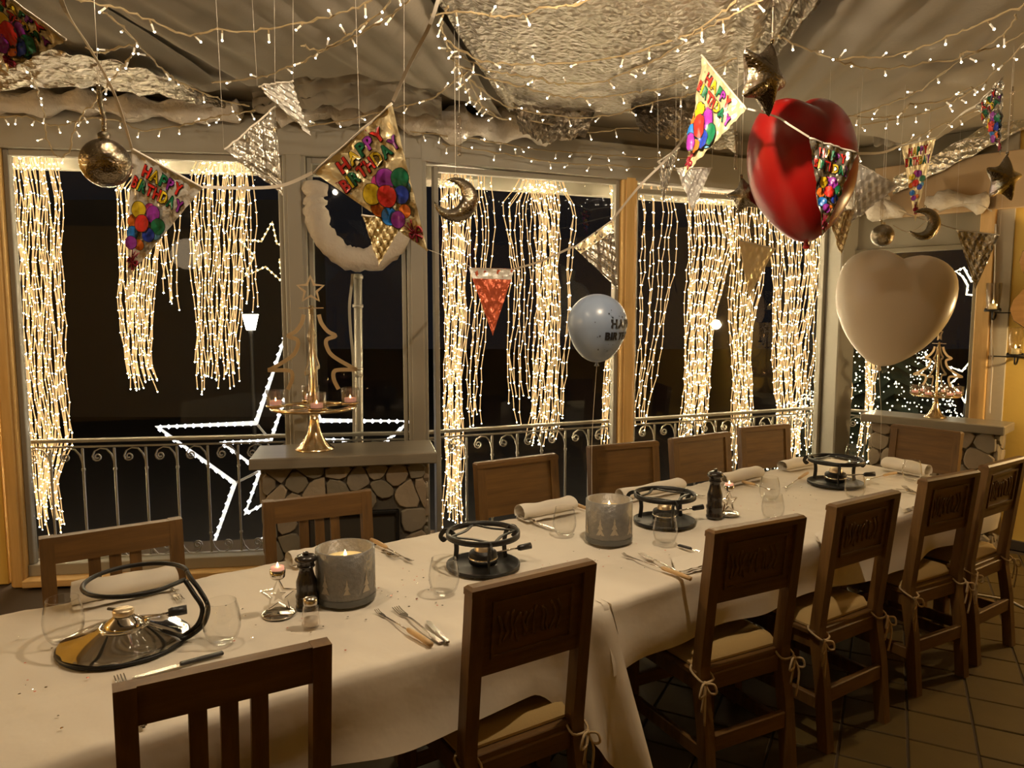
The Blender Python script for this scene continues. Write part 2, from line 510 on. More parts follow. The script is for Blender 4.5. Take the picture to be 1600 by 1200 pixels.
struct(MB().prism(outline(.10), 2.90, 3.0), 'ceiling', M_ceil)
struct(MB().box((.3, -3.05, 1.4), (12, .1, 3.1)), 'wall_back', M_plaster)
struct(MB().box((-5.6, .6, 1.4), (.1, 7.4, 3.1)), 'wall_left', M_plaster)
struct(MB().box((6.3, -.3, 1.4), (.1, 5.6, 3.1)), 'wall_right', M_plaster)
def wallbox(mb, p0, d, s0, s1, z0, z1, t0_, t1_, b=.004, mi=0):
    """a box that runs along direction D from S0 to S1, between offsets T0 and T1 along the outward normal"""
    n = Vector((-d.y, d.x, 0))
    mx = frame_mx(Vector(p0), d, n, ZV)
    return mb.box(((s0 + s1) / 2, (t0_ + t1_) / 2, (z0 + z1) / 2), (s1 - s0, abs(t1_ - t0_), z1 - z0), b, mi, mx)
def sL(px, py=450): return (LF(px, py) - FL0).dot(FLd)
def sR(px, py=450): return (RF(px, py) - FR0).dot(FRd)
def sE(px, py=450): return (EF(px, py) - FE0).dot(FEd)
KL = (KNEE - FL0).dot(FLd)
# end wall: ochre plaster right of the end window
e_post = sE(1540)
struct(wallbox(MB(), FE0, FEd, e_post + .045, e_post + .15, 0, 2.9, -.012, .12), 'trim_1', M_greyplaster)
struct(wallbox(MB(), FE0, FEd, e_post + .045, 4.7, 0, 2.9, 0, .14), 'wall_end', M_plaster)
struct(wallbox(MB(), FE0, FEd, .05, e_post + .05, 2.12, 2.9, 0, .12), 'wall_end_header', M_headgrey)
struct(wallbox(MB(), FE0, FEd, .3, e_post + .35, 2.34, 2.72, -.05, 0), 'trim_2', M_board)
struct(wallbox(MB(), FE0, FEd, .02, .85, 2.55, 2.68, .26, .36), 'trim_13', M_white)
struct(wallbox(MB(), FE0, FEd, e_post - .045, e_post + .045, 0, 2.45, -.05, .1), 'trim_3', M_pine)
struct(wallbox(MB(), LFT, FLd, -.3, 2.5, 0, 2.9, 0, .14), 'wall_front', M_plaster)
# front beam
struct(wallbox(MB(), FL0, FLd, -.25, KL, 2.575, 2.80, -.07, .07), 'trim_4', M_white)
mb = MB()
R_len = (FE0 - FR0).dot(FRd)
def rp(s, t, z): return FR0 + FRd * s + FRn * t + ZV * z
mb.loft([[rp(s, -.07, z), rp(s, .07, z), rp(s, .07, z + .23), rp(s, -.07, z + .23)] for s, z in ((-.02, 2.565), (1.8, 2.54), (R_len + .08, 2.50))])
struct(mb, 'trim_5', M_white)
struct(wallbox(MB(), FL0, FLd, -.25, KL, 2.80, 2.9, .02, .08), 'wall_over_beam', M_ceil)
struct(wallbox(MB(), FR0, FRd, 0, R_len, 2.74, 2.9, .02, .08), 'wall_over_beam_far', M_ceil)
# posts
def post(name, p0, d, s, w, z1, m, t=.06, parts=True):
    mb = MB(); wallbox(mb, p0, d, s - w / 2, s + w / 2, 0, z1, -t, t, .006)
    wallbox(mb, p0, d, s - w * .32, s + w * .32, 0, z1, -t - .012, t, .004)
    return struct(mb, name, m)
post('trim_6', FL0, FLd, sL(14, 560), .085, 2.58, M_pine)
post('trim_7', FL0, FLd, sL(466), .135, 2.58, M_white)
post('trim_8', FL0, FLd, sL(652), .125, 2.58, M_white)
post('trim_9', FR0, FRd, sR(976), .115, 2.56, M_pine)
mb = MB(); wallbox(mb, FE0, FRd, -.085, .085, 0, 2.55, -.165, .06, .01)
struct(mb, 'trim_10', M_white)
# windows: sill, jamb strips and a pane each
def window(name, p0, d, s0, s1, z0, z1, sill, fr):
    f = MB(); wallbox(f, p0, d, s0, s1, z0, z0 + .07, -.035, .045)
    root = struct(f, name, fr)
    for a, b2 in ((s0, s0 + .03), (s1 - .03, s1)):
        j = MB(); wallbox(j, p0, d, a, b2, z0 + .07, z1, -.02, .035); j.obj('jamb', fr, root)
    h = MB(); wallbox(h, p0, d, s0 + .03, s1 - .03, z1 - .035, z1, -.02, .035); h.obj('head_rail', fr, root)
    g = MB(); wallbox(g, p0, d, s0 + .03, s1 - .03, z0 + .07, z1 - .035, .012, .016, 0); g.obj('pane', M_glass, root)
    if sill:
        k = MB(); wallbox(k, p0, d, s0, s1, .012, z0, -.12, .06); k.obj('sill', sill, root)
    return root
window('window_1', FL0, FLd, sL(14, 560) + .045, sL(466) - .07, .055, 2.575, M_sill, M_white)
window('window_2', FL0, FLd, sL(466) + .07, sL(652) - .065, .055, 2.575, M_curb, M_white)
window('window_3', FR0, FRd, .07, sR(976) - .06, .055, 2.55, M_curb, M_white)
window('window_4', FR0, FRd, sR(976) + .06, R_len - .09, .055, 2.50, M_curb, M_white)
window('window_5', FE0, FEd, .10, e_post - .045, .055, 2.12, M_curb, M_headgrey)
# skirting boards along the end wall
struct(wallbox(MB(), FE0, FEd, e_post + .15, 4.6, 0, .07, -.016, 0), 'baseboard_end', M_curb)

# ------------------------------------------------------------------ draped ceiling
def sheet(name, fn, nu, nv, m, label, group='draped ceiling panels'):
    mb = MB().grid(fn, nu, nv)
    return mb.obj(name, m, None, label, 'drape', group)
def poly_at(pts, t):
    n = len(pts) - 1; x = max(0, min(t, .99999)) * n; i = int(x); f = x - i
    return pts[i].lerp(pts[i + 1], f)
def px3(pts, z): return [PZ(x, y, zz if zz else z) for x, y, zz in pts]
CZ = 2.83
def make_sheet(near, far, z0, sag, pleat, wr, freq, dip=0.0):
    def fn(u, v):
        a = poly_at(near, u); b = poly_at(far, u)
        p = a.lerp(b, v)
        z = p.z - sag * sin(pi * u) * (.35 + .65 * sin(pi * min(1, v * .9 + .1)))
        z += pleat(u, v) + wr * wob(p.x * freq, p.y * freq * .6, z0)
        z -= dip * v ** 6
        return (p.x, p.y, z)
    return fn
ed = lambda u, k: exp(-u * k) + exp(-(1 - u) * k)
nearL = [Vector((x, 2.3, CZ)) for x in (-1.75, -1.3, -.85, -.42)]
farL = px3([(372, 128, 0), (450, 116, 0), (560, 104, 0), (650, 126, 0), (725, 152, 0), (792, 188, 0)], CZ)
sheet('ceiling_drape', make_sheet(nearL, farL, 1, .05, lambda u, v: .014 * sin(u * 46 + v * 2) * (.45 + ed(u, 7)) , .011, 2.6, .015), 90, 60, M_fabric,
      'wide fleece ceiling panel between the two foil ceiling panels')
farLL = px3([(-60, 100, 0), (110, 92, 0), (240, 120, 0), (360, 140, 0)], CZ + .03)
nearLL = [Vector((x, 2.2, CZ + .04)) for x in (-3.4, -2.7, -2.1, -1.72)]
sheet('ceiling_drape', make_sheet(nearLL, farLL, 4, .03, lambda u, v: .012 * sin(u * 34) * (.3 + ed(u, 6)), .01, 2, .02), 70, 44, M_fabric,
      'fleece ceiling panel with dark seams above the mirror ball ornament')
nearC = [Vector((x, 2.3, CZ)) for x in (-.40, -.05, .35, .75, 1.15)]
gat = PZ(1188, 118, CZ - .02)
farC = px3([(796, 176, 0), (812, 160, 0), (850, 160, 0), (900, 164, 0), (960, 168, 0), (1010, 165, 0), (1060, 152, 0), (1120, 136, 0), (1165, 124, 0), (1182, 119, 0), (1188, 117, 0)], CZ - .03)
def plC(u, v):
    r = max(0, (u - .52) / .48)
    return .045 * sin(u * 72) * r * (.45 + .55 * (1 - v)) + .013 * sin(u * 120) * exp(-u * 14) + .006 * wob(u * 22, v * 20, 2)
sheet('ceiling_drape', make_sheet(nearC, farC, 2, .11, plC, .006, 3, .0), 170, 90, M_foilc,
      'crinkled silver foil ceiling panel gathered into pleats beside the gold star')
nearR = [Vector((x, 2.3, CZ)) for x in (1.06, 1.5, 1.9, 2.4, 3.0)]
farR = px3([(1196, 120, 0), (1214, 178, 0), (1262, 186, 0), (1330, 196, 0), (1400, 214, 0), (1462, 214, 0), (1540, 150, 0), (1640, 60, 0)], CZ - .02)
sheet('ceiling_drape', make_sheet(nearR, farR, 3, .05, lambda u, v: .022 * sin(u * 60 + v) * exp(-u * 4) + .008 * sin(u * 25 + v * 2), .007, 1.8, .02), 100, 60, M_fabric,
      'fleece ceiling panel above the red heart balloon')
# foil strips and flaps nearer the beam
def strip(pxa, pxb, za, zb, nu, nv, m, label, amp=.012, name='foil_drape'):
    A = px3([(x, y, 0) for x, y in pxa], za); B = px3([(x, y, 0) for x, y in pxb], zb)
    def fn(u, v):
        p = poly_at(A, u).lerp(poly_at(B, u), v)
        return (p.x, p.y + amp * wob(u * 9, v * 7, 5), p.z + amp * wob(u * 8, v * 9, 1) + amp * .5 * sin(u * 50))
    return sheet(name, fn, nu, nv, m, label, 'foil strips under the ceiling')
strip([(-30, 84), (100, 80), (230, 108), (352, 162)], [(-30, 142), (120, 134), (250, 150), (352, 168)], 2.79, 2.76, 60, 14, M_foilc, 'crinkled foil strip along the ceiling edge above the mirror ball')
strip([(800, 162), (850, 170), (930, 174)], [(812, 205), (850, 224), (915, 214)], 2.77, 2.62, 30, 14, M_foilc, 'short foil flap hanging below the crinkled foil panel over the moon')
strip([(985, 166), (1060, 160), (1140, 136)], [(1000, 205), (1060, 220), (1150, 238)], 2.77, 2.58, 34, 16, M_foilc, 'foil flap hanging behind the twisted birthday pennant')
strip([(395, 150), (480, 118), (600, 112), (690, 150)], [(395, 176), (480, 168), (600, 170), (690, 186)], 2.84, 2.74, 40, 12, M_fabric, 'shaded fleece valance above the cotton wool roll', .02, 'valance')
# cotton wool roll on the beam
def fluffy(path, r, label, seed, name='cotton_roll', n=12, group='cotton wool snow', lump=1.0):
    rr = random.Random(seed); pts = catmull(path, 7)
    mb = MB(); loops = []
    for i, p in enumerate(pts):
        a = pts[max(i - 1, 0)]; b2 = pts[min(i + 1, len(pts) - 1)]
        t = (b2 - a).normalized(); x = ZV.cross(t)
        x = (x if x.length > .05 else Vector((0, 1, 0)).cross(t)).normalized(); y = t.cross(x)
        k = .25 if i in (0, len(pts) - 1) else 1
        g = r * k * (1 + lump * (.28 * sin(i * .9 + seed) + .12 * rr.uniform(-1, 1)))
        loops.append([p + (x * cos(2 * pi * j / n) + y * sin(2 * pi * j / n)) * g * (1 + .14 * rr.uniform(-1, 1)) for j in range(n)])
    mb.loft(loops, 0, True)
    return mb.obj(name, M_cotton, None, label, 'decoration', group)
def B3(px, py, off): return FAC(px, py, off)
fluffy([B3(x, y, -.14) for x, y in ((-20, 160), (60, 162), (130, 158), (200, 168), (290, 172), (380, 176))], .062, 'cotton wool roll on the beam above the mirror ball', 1)
fluffy([B3(x, y, -.16) for x, y in ((428, 178), (480, 168), (545, 170), (600, 176), (650, 182), (720, 196), (790, 196), (860, 205))], .085, 'thick cotton wool roll on the beam above the large gold pennant', 2)
fluffy([EF(x, y, -.10) for x, y in ((1445, 318), (1490, 312), (1545, 320))], .055, 'cotton wool roll above the end window', 3)
fluffy([FAC(x, y, -.16) for x, y in ((1325, 330), (1350, 315), (1385, 330), (1400, 318))], .075, 'bunched cotton wool on top of the white column', 4)
# hanging cotton wool loop in the narrow window
fluffy([LF(x, y, -.1) for x, y in ((494, 282), (493, 325), (505, 368), (540, 400), (580, 404), (612, 388), (628, 350), (630, 320))], .070, 'cotton wool garland hanging as a loop in the narrow window', 6, 'cotton_garland', lump=.25)
mb = MB().grid(lambda u, v: tuple(PZ(1340 + 70 * u, 0, 0) * 0 + EF(1365 + 60 * u, 196 + 32 * v, -.5) + Vector((0, 0, .03 * sin(u * 20) * sin(v * 6))) - Vector((0, .05 * sin(v * 3.1) * sin(u * 3.1), 0))), 20, 12)
mb.obj('fabric_rosette', M_fabric, None, 'gathered fabric rosette under the ceiling panel behind the crystal pennant', 'decoration')

# ------------------------------------------------------------------ stone counters
def voronoi(w, h, pts):
    cells = []
    for i, p in enumerate(pts):
        poly = [(0, 0), (w, 0), (w, h), (0, h)]
        for j, q in enumerate(pts):
            if i == j: continue
            mx_, my_ = (p[0] + q[0]) / 2, (p[1] + q[1]) / 2; dx, dy = q[0] - p[0], q[1] - p[1]
            out = []
            for k in range(len(poly)):
                a, b2 = poly[k], poly[(k + 1) % len(poly)]
                da = (a[0] - mx_) * dx + (a[1] - my_) * dy; db = (b2[0] - mx_) * dx + (b2[1] - my_) * dy
                if da <= 0: out.append(a)
                if da * db < 0:
                    t = da / (da - db); out.append((a[0] + (b2[0] - a[0]) * t, a[1] + (b2[1] - a[1]) * t))
            poly = out
            if len(poly) < 3: break
        if len(poly) >= 3: cells.append(poly)
    return cells
def round_poly(poly, shrink, rr):
    cx = sum(p[0] for p in poly) / len(poly); cy_ = sum(p[1] for p in poly) / len(poly)
    r0 = min(sqrt((x - cx) ** 2 + (y - cy_) ** 2) for x, y in poly)
    k = max(.5, 1 - shrink / max(r0, .02))
    q = [(cx + (x - cx) * k, cy_ + (y - cy_) * k) for x, y in poly]; out = []
    for i in range(len(q)):
        a, b2, c = q[i - 1], q[i], q[(i + 1) % len(q)]
        out.append((b2[0] * .76 + a[0] * .24, b2[1] * .76 + a[1] * .24)); out.append((b2[0] * .76 + c[0] * .24, b2[1] * .76 + c[1] * .24))
    return out
def counter(fl, d, w, depth, label, seed, opening=None, npts=56, smax=1.0):
    n = Vector((-d.y, d.x, 0)); rr = random.Random(seed)
    root = thing('stone_counter', label, 'counter', (fl.x, fl.y, 0), atan2(d.y, d.x))
    h = fl.z
    MB().box((w / 2, depth / 2, h - .03), (w, depth, .06), .006).obj('counter_top', M_slab, root)
    i0, i1, f0 = .055, w - .055, .075
    MB().box(((i0 + i1) / 2, (f0 + depth) / 2, (h - .06) / 2), (i1 - i0 - .02, depth - f0 - .02, h - .06), .004).obj('mortar_core', M_mortar, root)
    bw, bh = i1 - i0, h - .065
    pts = []
    while len(pts) < npts:
        c = (rr.uniform(0, bw), rr.uniform(0, bh))
        if all((c[0] - p[0]) ** 2 + (c[1] - p[1]) ** 2 > .086 ** 2 * smax for p in pts) or rr.random() < .002: pts.append(c)
    for cell in voronoi(bw, bh, pts):
        cx = sum(p[0] for p in cell) / len(cell); cz = sum(p[1] for p in cell) / len(cell)
        if opening and opening[0] < cx + i0 < opening[1] and opening[2] < cz < opening[3]: continue
        poly = round_poly(cell, .0028, rr)
        if opening:      # stones stop at the fire door frame
            ox0, ox1, oz0, oz1 = opening[0] - .012 - i0, opening[1] + .012 - i0, opening[2], opening[3] + .012
            def push(p):
                if ox0 < p[0] < ox1 and oz0 < p[1] < oz1:
                    c = [(abs(p[0] - ox0), (ox0, p[1])), (abs(p[0] - ox1), (ox1, p[1])), (abs(p[1] - oz1), (p[0], oz1))]
                    return min(c)[1]
                return p
            poly = [push(p) for p in poly]
        th = rr.uniform(.012, .020)
        mb = MB().prism(poly, 0, th + .01, 0, frame_mx(Vector((i0, f0 + .012, 0)), Vector((1, 0, 0)), ZV, Vector((0, -1, 0))), .008, False)
        mb.obj('stone', rr.choice(M_stones), root)
    # right and left flanks
    for side in (0, 1):
        pts2 = [(rr.uniform(0, depth - f0), rr.uniform(0, bh)) for _ in range(22)]
        x = i1 - .012 if side else i0 + .012
        for cell in voronoi(depth - f0, bh, pts2):
            poly = round_poly(cell, .0028, rr)
            mx = frame_mx(Vector((x, f0, 0)), Vector((0, 1, 0)), ZV, Vector((1, 0, 0))) if side else frame_mx(Vector((x, depth, 0)), Vector((0, -1, 0)), ZV, Vector((-1, 0, 0)))
            MB().prism(poly, 0, rr.uniform(.02, .03), 0, mx, .008).obj('stone', rr.choice(M_stones), root)
    if opening:
        x0, x1, z0, z1 = opening
        mb = MB()
        for a, b2, c, e in ((x0, x1, z1 - .018, z1), (x0, x1, z0, z0 + .018), (x0, x0 + .018, z0, z1), (x1 - .018, x1, z0, z1), (x0 + (x1 - x0) * .62, x0 + (x1 - x0) * .62 + .018, z0, z1)):
            mb.box(((a + b2) / 2, f0 - .012, (c + e) / 2), (b2 - a, .035, e - c), .003)
        fd = mb.obj('fire_door', M_black, root)
        MB().box(((x0 + x1) / 2, f0 - .004, (z0 + z1) / 2), (x1 - x0 - .03, .006, z1 - z0 - .03), .001).obj('door_pane', mat('smoky_door_glass', (.06, .055, .045), .08, spec=.8), fd)
    return root
CT = .90
c1a, c1b = PZ(388, 718, CT), PZ(683, 707, CT)
C1d = (c1b - c1a).normalized()
counter(c1a, C1d, (c1b - c1a).length, .40, 'stone counter with a dark slab top between the two white posts', 11, opening=(.27, .755, .12, .585))
c2a, c2b = PZ(1344, 646, CT), PZ(1570, 667, CT)
C2d = (c2b - c2a).normalized()
counter(c2a, C2d, (c2b - c2a).length, .30, 'stone counter with a dark slab top behind the honey wood end chair', 12, npts=40)

# ------------------------------------------------------------------ tables and cloths
O_N, O_F, D_E, D_S = -1.675, -2.612, 4.15, 1.50
def table(name, d0, d1, label):
    root = thing(name, label, 'table', T((d0 + d1) / 2, (O_N + O_F) / 2, 0), ANG, 'long dining tables')
    w, l = O_N - O_F - .04, d1 - d0 - .03
    MB().box((0, 0, .718), (l, w, .035)).obj('table_top', M_midz, root)
    for sx in (-1, 1):
        for sy in (-1, 1):
            MB().box((sx * (l / 2 - .12), sy * (w / 2 - .16), .350), (.06, .06, .70)).obj('leg', M_mid, root)
    return root
table('dining_table', -1.15, D_S, 'long dining table under the cloth with the silver fondue burner')
table('dining_table', D_S + .015, D_E, 'long dining table under the cloth in front of the stone end counter')
crs = [PZ(760, 922, .75).dot(NV), PZ(1150, 835, .75).dot(NV)]
def cloth(name, d0, d1, label, seed, end, corner):
    mb = MB(); NU = int((d1 - d0) * 62)
    tops = [0, .01, .03] + [.03 + .88 * i / 46 for i in range(1, 46)] + [.91, .927, .937]
    tops = [O_F + t * (O_N - O_F) / .937 for t in tops]
    def zt(d, o):
        z = .7505 + .005 * exp(-((O_N - o) / .09) ** 2) * sin(d * 8.3 + 2 * sin(d * 3.1)) + .0034 * wob(d * 3.4 + o, o * 8 - d, seed) + .0020 * wob(d * 11, o * 6, seed + 2)
        for c in crs:
            z += .0035 * exp(-((o - c - .004 * sin(d * 3)) / .012) ** 2)
        for dc in (.35, 1.0, 2.2, 2.95, 3.6):
            z += .0022 * exp(-((d - dc) / .011) ** 2)
        return z
    loops = []
    for i in range(NU + 1):
        d = d0 + (d1 - d0) * i / NU
        k = max(0, min(1, (d - (d1 - .30)) / .30)) if corner else 0
        ks = k * k * (3 - 2 * k)
        hem = .545 - .40 * ks + .012 * sin(d * 4 + seed) + .006 * sin(d * 13)
        sec = []
        nd = 14
        for j in range(nd, 0, -1):                # far drop, hem first
            t = j / nd
            sec.append((d, O_F - .004 - .012 * t + .012 * t * sin(d * 9 + seed), .748 - t * .21))
        for o in tops:
            e2 = min(o - O_F, O_N - o)
            sec.append((d, o, zt(d, o) - (.006 if e2 < .001 else 0)))
        for j in range(1, nd + 1):                # near drop
            t = j / nd
            zz = .744 - (.744 - hem) * t
            fold = .018 * t * sin(d * 7.5 + seed * 2) + .010 * t * sin(d * 3.1 + 4 * t) + .007 * t * sin(d * 17 + 1 + t) - .010 * exp(-((zz - .70) / .012) ** 2) * 0
            fold += ks * (.050 * t + .052 * t * sin((d1 - d) * 44 + .6) + .006)
            sec.append((d + ks * t * .10, O_N + .004 + .022 * t + fold, zz))
        loops.append([T(a_, b_, c_ - (0 if corner else .0035)) for a_, b_, c_ in sec])
    n = len(loops[0]); vs = [p for l in loops for p in l]
    fs = [[i * n + j, (i + 1) * n + j, (i + 1) * n + j + 1, i * n + j + 1] for i in range(NU) for j in range(n - 1)]
    mb.add(vs, fs, 0, True)
    if end:
        def fn(u, v):
            o = O_F + (O_N - O_F) * u + (.03 * v * (2 * u - 1))
            return T(d1 + .003 + .014 * v + .012 * v * sin(u * 17), o, .748 - v * (.22 + .03 * abs(2 * u - 1) ** 3))
        mb.grid(fn, 60, 12)
    if corner:
        def fn2(u, v):
            o = O_N + .01 - .16 * u * (1 - .3 * v) + .075 * v * (1 - u)
            return T(d1 + .004 + .10 * v * (1 - u) + .02 * v, o, .744 - v * .58 * (1 - .45 * u))
        mb.grid(fn2, 12, 14)
    return mb.obj('tablecloth', M_cloth, None, label, 'tablecloth', 'white tablecloths')
cloth('tablecloth', -1.2, D_S, 'white tablecloth with a long hanging corner under the silver fondue burner', 1, False, True)
cloth('tablecloth', D_S - .02, D_E, 'white tablecloth on the far table reaching towards the stone end counter', 5, True, False)

# ------------------------------------------------------------------ chairs
def post_loops(x, w, t, pts):
    return [[(x - w / 2, y - t / 2, z), (x + w / 2, y - t / 2, z), (x + w / 2, y + t / 2, z), (x - w / 2, y + t / 2, z)] for y, z in pts]
def chair_base(root, top, W=.42, ptop=.001):
    hx = W / 2 - .021
    for sx in (-1, 1):
        MB().loft(post_loops(sx * hx, .042, .042, [(-.06, 0), (-.035, .25), (-.008, .40), (-.006, .47), (-.03, .70), (-.055, top - ptop)])).obj('leg', M_midz, root)
        MB().loft(post_loops(sx * (hx + .005), .045, .045, [(.375, 0), (.375, .43)])).obj('leg', M_midz, root)
        MB().box((sx * hx, .16, .17), (.024, .40, .05)).obj('stretcher', M_midz, root)
        MB().box((sx * hx, .18, .405), (.026, .37, .06)).obj('apron', M_midz, root)
    MB().box((0, -.044, .21), (W - .085, .024, .06)).obj('stretcher', M_mid, root)
    MB().box((0, .375, .24), (W - .085, .024, .05)).obj('stretcher', M_mid, root)
    for y in (-.005, .375):
        MB().box((0, y, .405), (W - .085, .026, .06)).obj('apron', M_mid, root)
    MB().box((0, .195, .442), (W + .01, .41, .022)).obj('seat', M_mid, root)
    # tied cushion
    def fn(u, v):
        a, b2 = 2 * u - 1, 2 * v - 1
        x, y = a * (W / 2 - .008), .20 + b2 * .185
        e2 = (1 - abs(a) ** 10) * (1 - abs(b2) ** 10)
        return x, y, e2
    mb = MB()
    mb.grid(lambda u, v: (fn(u, v)[0], fn(u, v)[1], .462 + .036 * fn(u, v)[2] ** .5 + .002 * wob(u * 6, v * 5, 3)), 16, 16)
    mb.grid(lambda u, v: (fn(1 - u, v)[0], fn(1 - u, v)[1], .456), 8, 8)
    mb.loft([[(sx * (W / 2 - .008), .20 + sy * .185, z) for sx, sy in ((-1, -1), (1, -1), (1, 1), (-1, 1))] for z in (.456, .464)], cap=False)
    cu = mb.obj('cushion', M_cushion, root)
    for sx in (-1, 1):
        mb = MB(); x = sx * hx; q = .030
        loop = [(x + q * sx * .2, .03, .46), (x + sx * q, .012, .452), (x + sx * q, -.034, .435), (x + sx * .01, -.040, .425), (x - sx * q, -.036, .43), (x - sx * q, .0, .45)]
        mb.tube(catmull(loop, 3), .0042, 5)
        k = Vector((x + sx * .018, -.048, .428))
        mb.ball(k, .009, 6, 4)
        for dx, dz, ln in ((.012, -.012, 1), (-.016, -.004, 1)):
            mb.tube(catmull([k, k + Vector((dx * 1.8, -.018, .012 + dz)), k + Vector((dx * 2.6, -.02, -.03)), k + Vector((dx * .8, -.012, -.028)), k], 4), .004, 5)
        mb.tube(catmull([k, k + Vector((.012 * sx, -.014, -.05)), k + Vector((.006 * sx, -.008, -.14))], 4), .004, 5)
        mb.tube(catmull([k, k + Vector((-.014, -.012, -.03)), k + Vector((-.02, -.006, -.09))], 4), .004, 5)
        mb.obj('tie', M_ribbon, cu)
def solid_chair(name, label, top=.95, W=.42):
    root = thing(name, label, 'chair')
    chair_base(root, top, W, .022)
    tilt = lambda y, z: -.030 - (z - .70) * .1 + y
    w = W - .083
    mb = MB()
    mb.loft([[(-w / 2, tilt(-.011, z), z), (w / 2, tilt(-.011, z), z), (w / 2, tilt(.011, z), z), (-w / 2, tilt(.011, z), z)] for z in (.69, top - .004)])
    mb.loft([[(-(W / 2 + .001 - c), tilt(a, z), z), (W / 2 + .001 - c, tilt(a, z), z), (W / 2 + .001 - c, tilt(b2, z), z), (-(W / 2 + .001 - c), tilt(b2, z), z)] for z, a, b2, c in ((top - .026, -.0225, .0225, 0), (top - .008, -.0225, .0225, 0), (top, -.014, .014, .007))])
    mb.obj('backrest', M_mid, root)
    # carved panel on the back: a raised frame and a row of carved strokes
    mb = MB(); rr = random.Random(3)
    def strip(x0, x1, z0, z1, d=.007):
        mb.loft([[(x0, tilt(-.011 - d, z), z), (x1, tilt(-.011 - d, z), z), (x1, tilt(-.009, z), z), (x0, tilt(-.009, z), z)] for z in (z0, z1)])
    fx = w / 2 - .03
    strip(-fx, fx, .735, .744); strip(-fx, fx, top - .062, top - .053); strip(-fx, -fx + .009, .744, top - .062); strip(fx - .009, fx, .744, top - .062)
    mb.obj('carved_frame', M_mid, root)
    mb = MB()
    x = -fx + .03
    while x < fx - .03:
        z0 = .765 + rr.uniform(0, .015); z1 = top - .085 - rr.uniform(0, .02)
        pts = [Vector((x + rr.uniform(-.010, .010), 0, z0 + (z1 - z0) * t)) for t in (0, .3, .6, 1)]
        mb.tube([(p.x, tilt(-.012, p.z), p.z) for p in catmull(pts, 3)], .005, 5)
        x += rr.uniform(.014, .026)
    mb.obj('carved_ornament', M_mid, root)
    return root
def slat_chair(name, label, top=.92, W=.43):
    root = thing(name, label, 'chair')
    chair_base(root, top, W)
    tilt = lambda y, z: -.030 - (z - .70) * .1 + y
    w = W - .083
    def bar(nm, x0, x1, z0, z1, t, m):
        MB().loft([[(x0, tilt(-t, z), z), (x1, tilt(-t, z), z), (x1, tilt(t, z), z), (x0, tilt(t, z), z)] for z in (z0, z1)]).obj(nm, m, root)
    bar('top_rail', -w / 2, w / 2, top - .088, top - .002, .017, M_mid)
    bar('lower_rail', -w / 2, w / 2, .53, .575, .012, M_mid)
    for x in (-.062, .0, .062):
        bar('slat', x - .018, x + .018, .575, top - .088, .008, M_midz)
    return root
proto_solid = solid_chair('dining_chair', 'x'); proto_slat = slat_chair('slat_back_chair', 'x')
used = set()
def seat_chair(kind, L, R, label, face, rot=None, group=None):
    proto, z, W = (proto_solid, .95, .42) if kind == 'solid' else (proto_slat, .92, .43)
    a, b2 = PZ(*L, z), PZ(*R, z)
    w = (b2 - a).length; a.z = b2.z = 0
    dr = (b2 - a).normalized()
    rz = atan2(dr.y, dr.x) if rot is None else rot
    if face == 'camera': rz += pi
    f = Vector((-sin(rz), cos(rz), 0))
    loc = (a + b2) / 2 + f * .0555
    if kind not in used:
        used.add(kind); r = proto; r.location = loc; r.rotation_euler = (0, 0, rz); r['label'] = label; r['group'] = group
    else:
        r = dup(proto, loc, rz, label, group)
    r.scale = (max(.92, min(1.08, w / W)), 1, 1)
    return r
G1, G2 = 'chairs along the near side of the table', 'chairs along the window side of the table'
seat_chair('slat', (175, 1075), (515, 1000), 'slat-back wooden chair on the near side, in front of the silver fondue burner', 'window', None, G1)
seat_chair('solid', (732, 917), (925, 873), 'panel-back wooden chair just before the long hanging tablecloth corner', 'window', None, G1)
seat_chair('solid', (1110, 828), (1253, 803), 'panel-back wooden chair just past the hanging tablecloth corner', 'window', None, G1)
seat_chair('solid', (1300, 788), (1400, 765), 'panel-back wooden chair on the near side in front of the farthest fondue burner', 'window', None, G1)
seat_chair('solid', (1445, 748), (1523, 734), 'panel-back wooden chair on the near side, second from the ochre wall', 'window', None, G1)
seat_chair('solid', (1538, 727), (1598, 712), 'panel-back wooden chair on the near side closest to the ochre wall', 'window', None, G1)
seat_chair('slat', (60, 840), (283, 808), 'slat-back wooden chair facing the silver fondue burner from the window side', 'camera', None, G2)
seat_chair('slat', (410, 783), (578, 765), 'slat-back wooden chair in front of the stone counter with the gold tree', 'camera', None, G2)
seat_chair('solid', (742, 723), (868, 708), 'panel-back chair on the window side beside the stone counter corner', 'camera', None, G2)
seat_chair('solid', (919, 697), (1026, 688), 'panel-back chair on the window side in front of the pine post', 'camera', None, G2)
seat_chair('solid', (1047, 685), (1138, 674), 'panel-back chair on the window side behind the taller pepper mill', 'camera', None, G2)
seat_chair('solid', (1155, 668), (1230, 662), 'panel-back chair on the window side nearest the white column', 'camera', None, G2)
seat_chair('solid', (1395, 662), (1504, 675), 'honey-lit panel-back chair at the head of the table before the end counter', 'camera', None, 'chair at the table end')

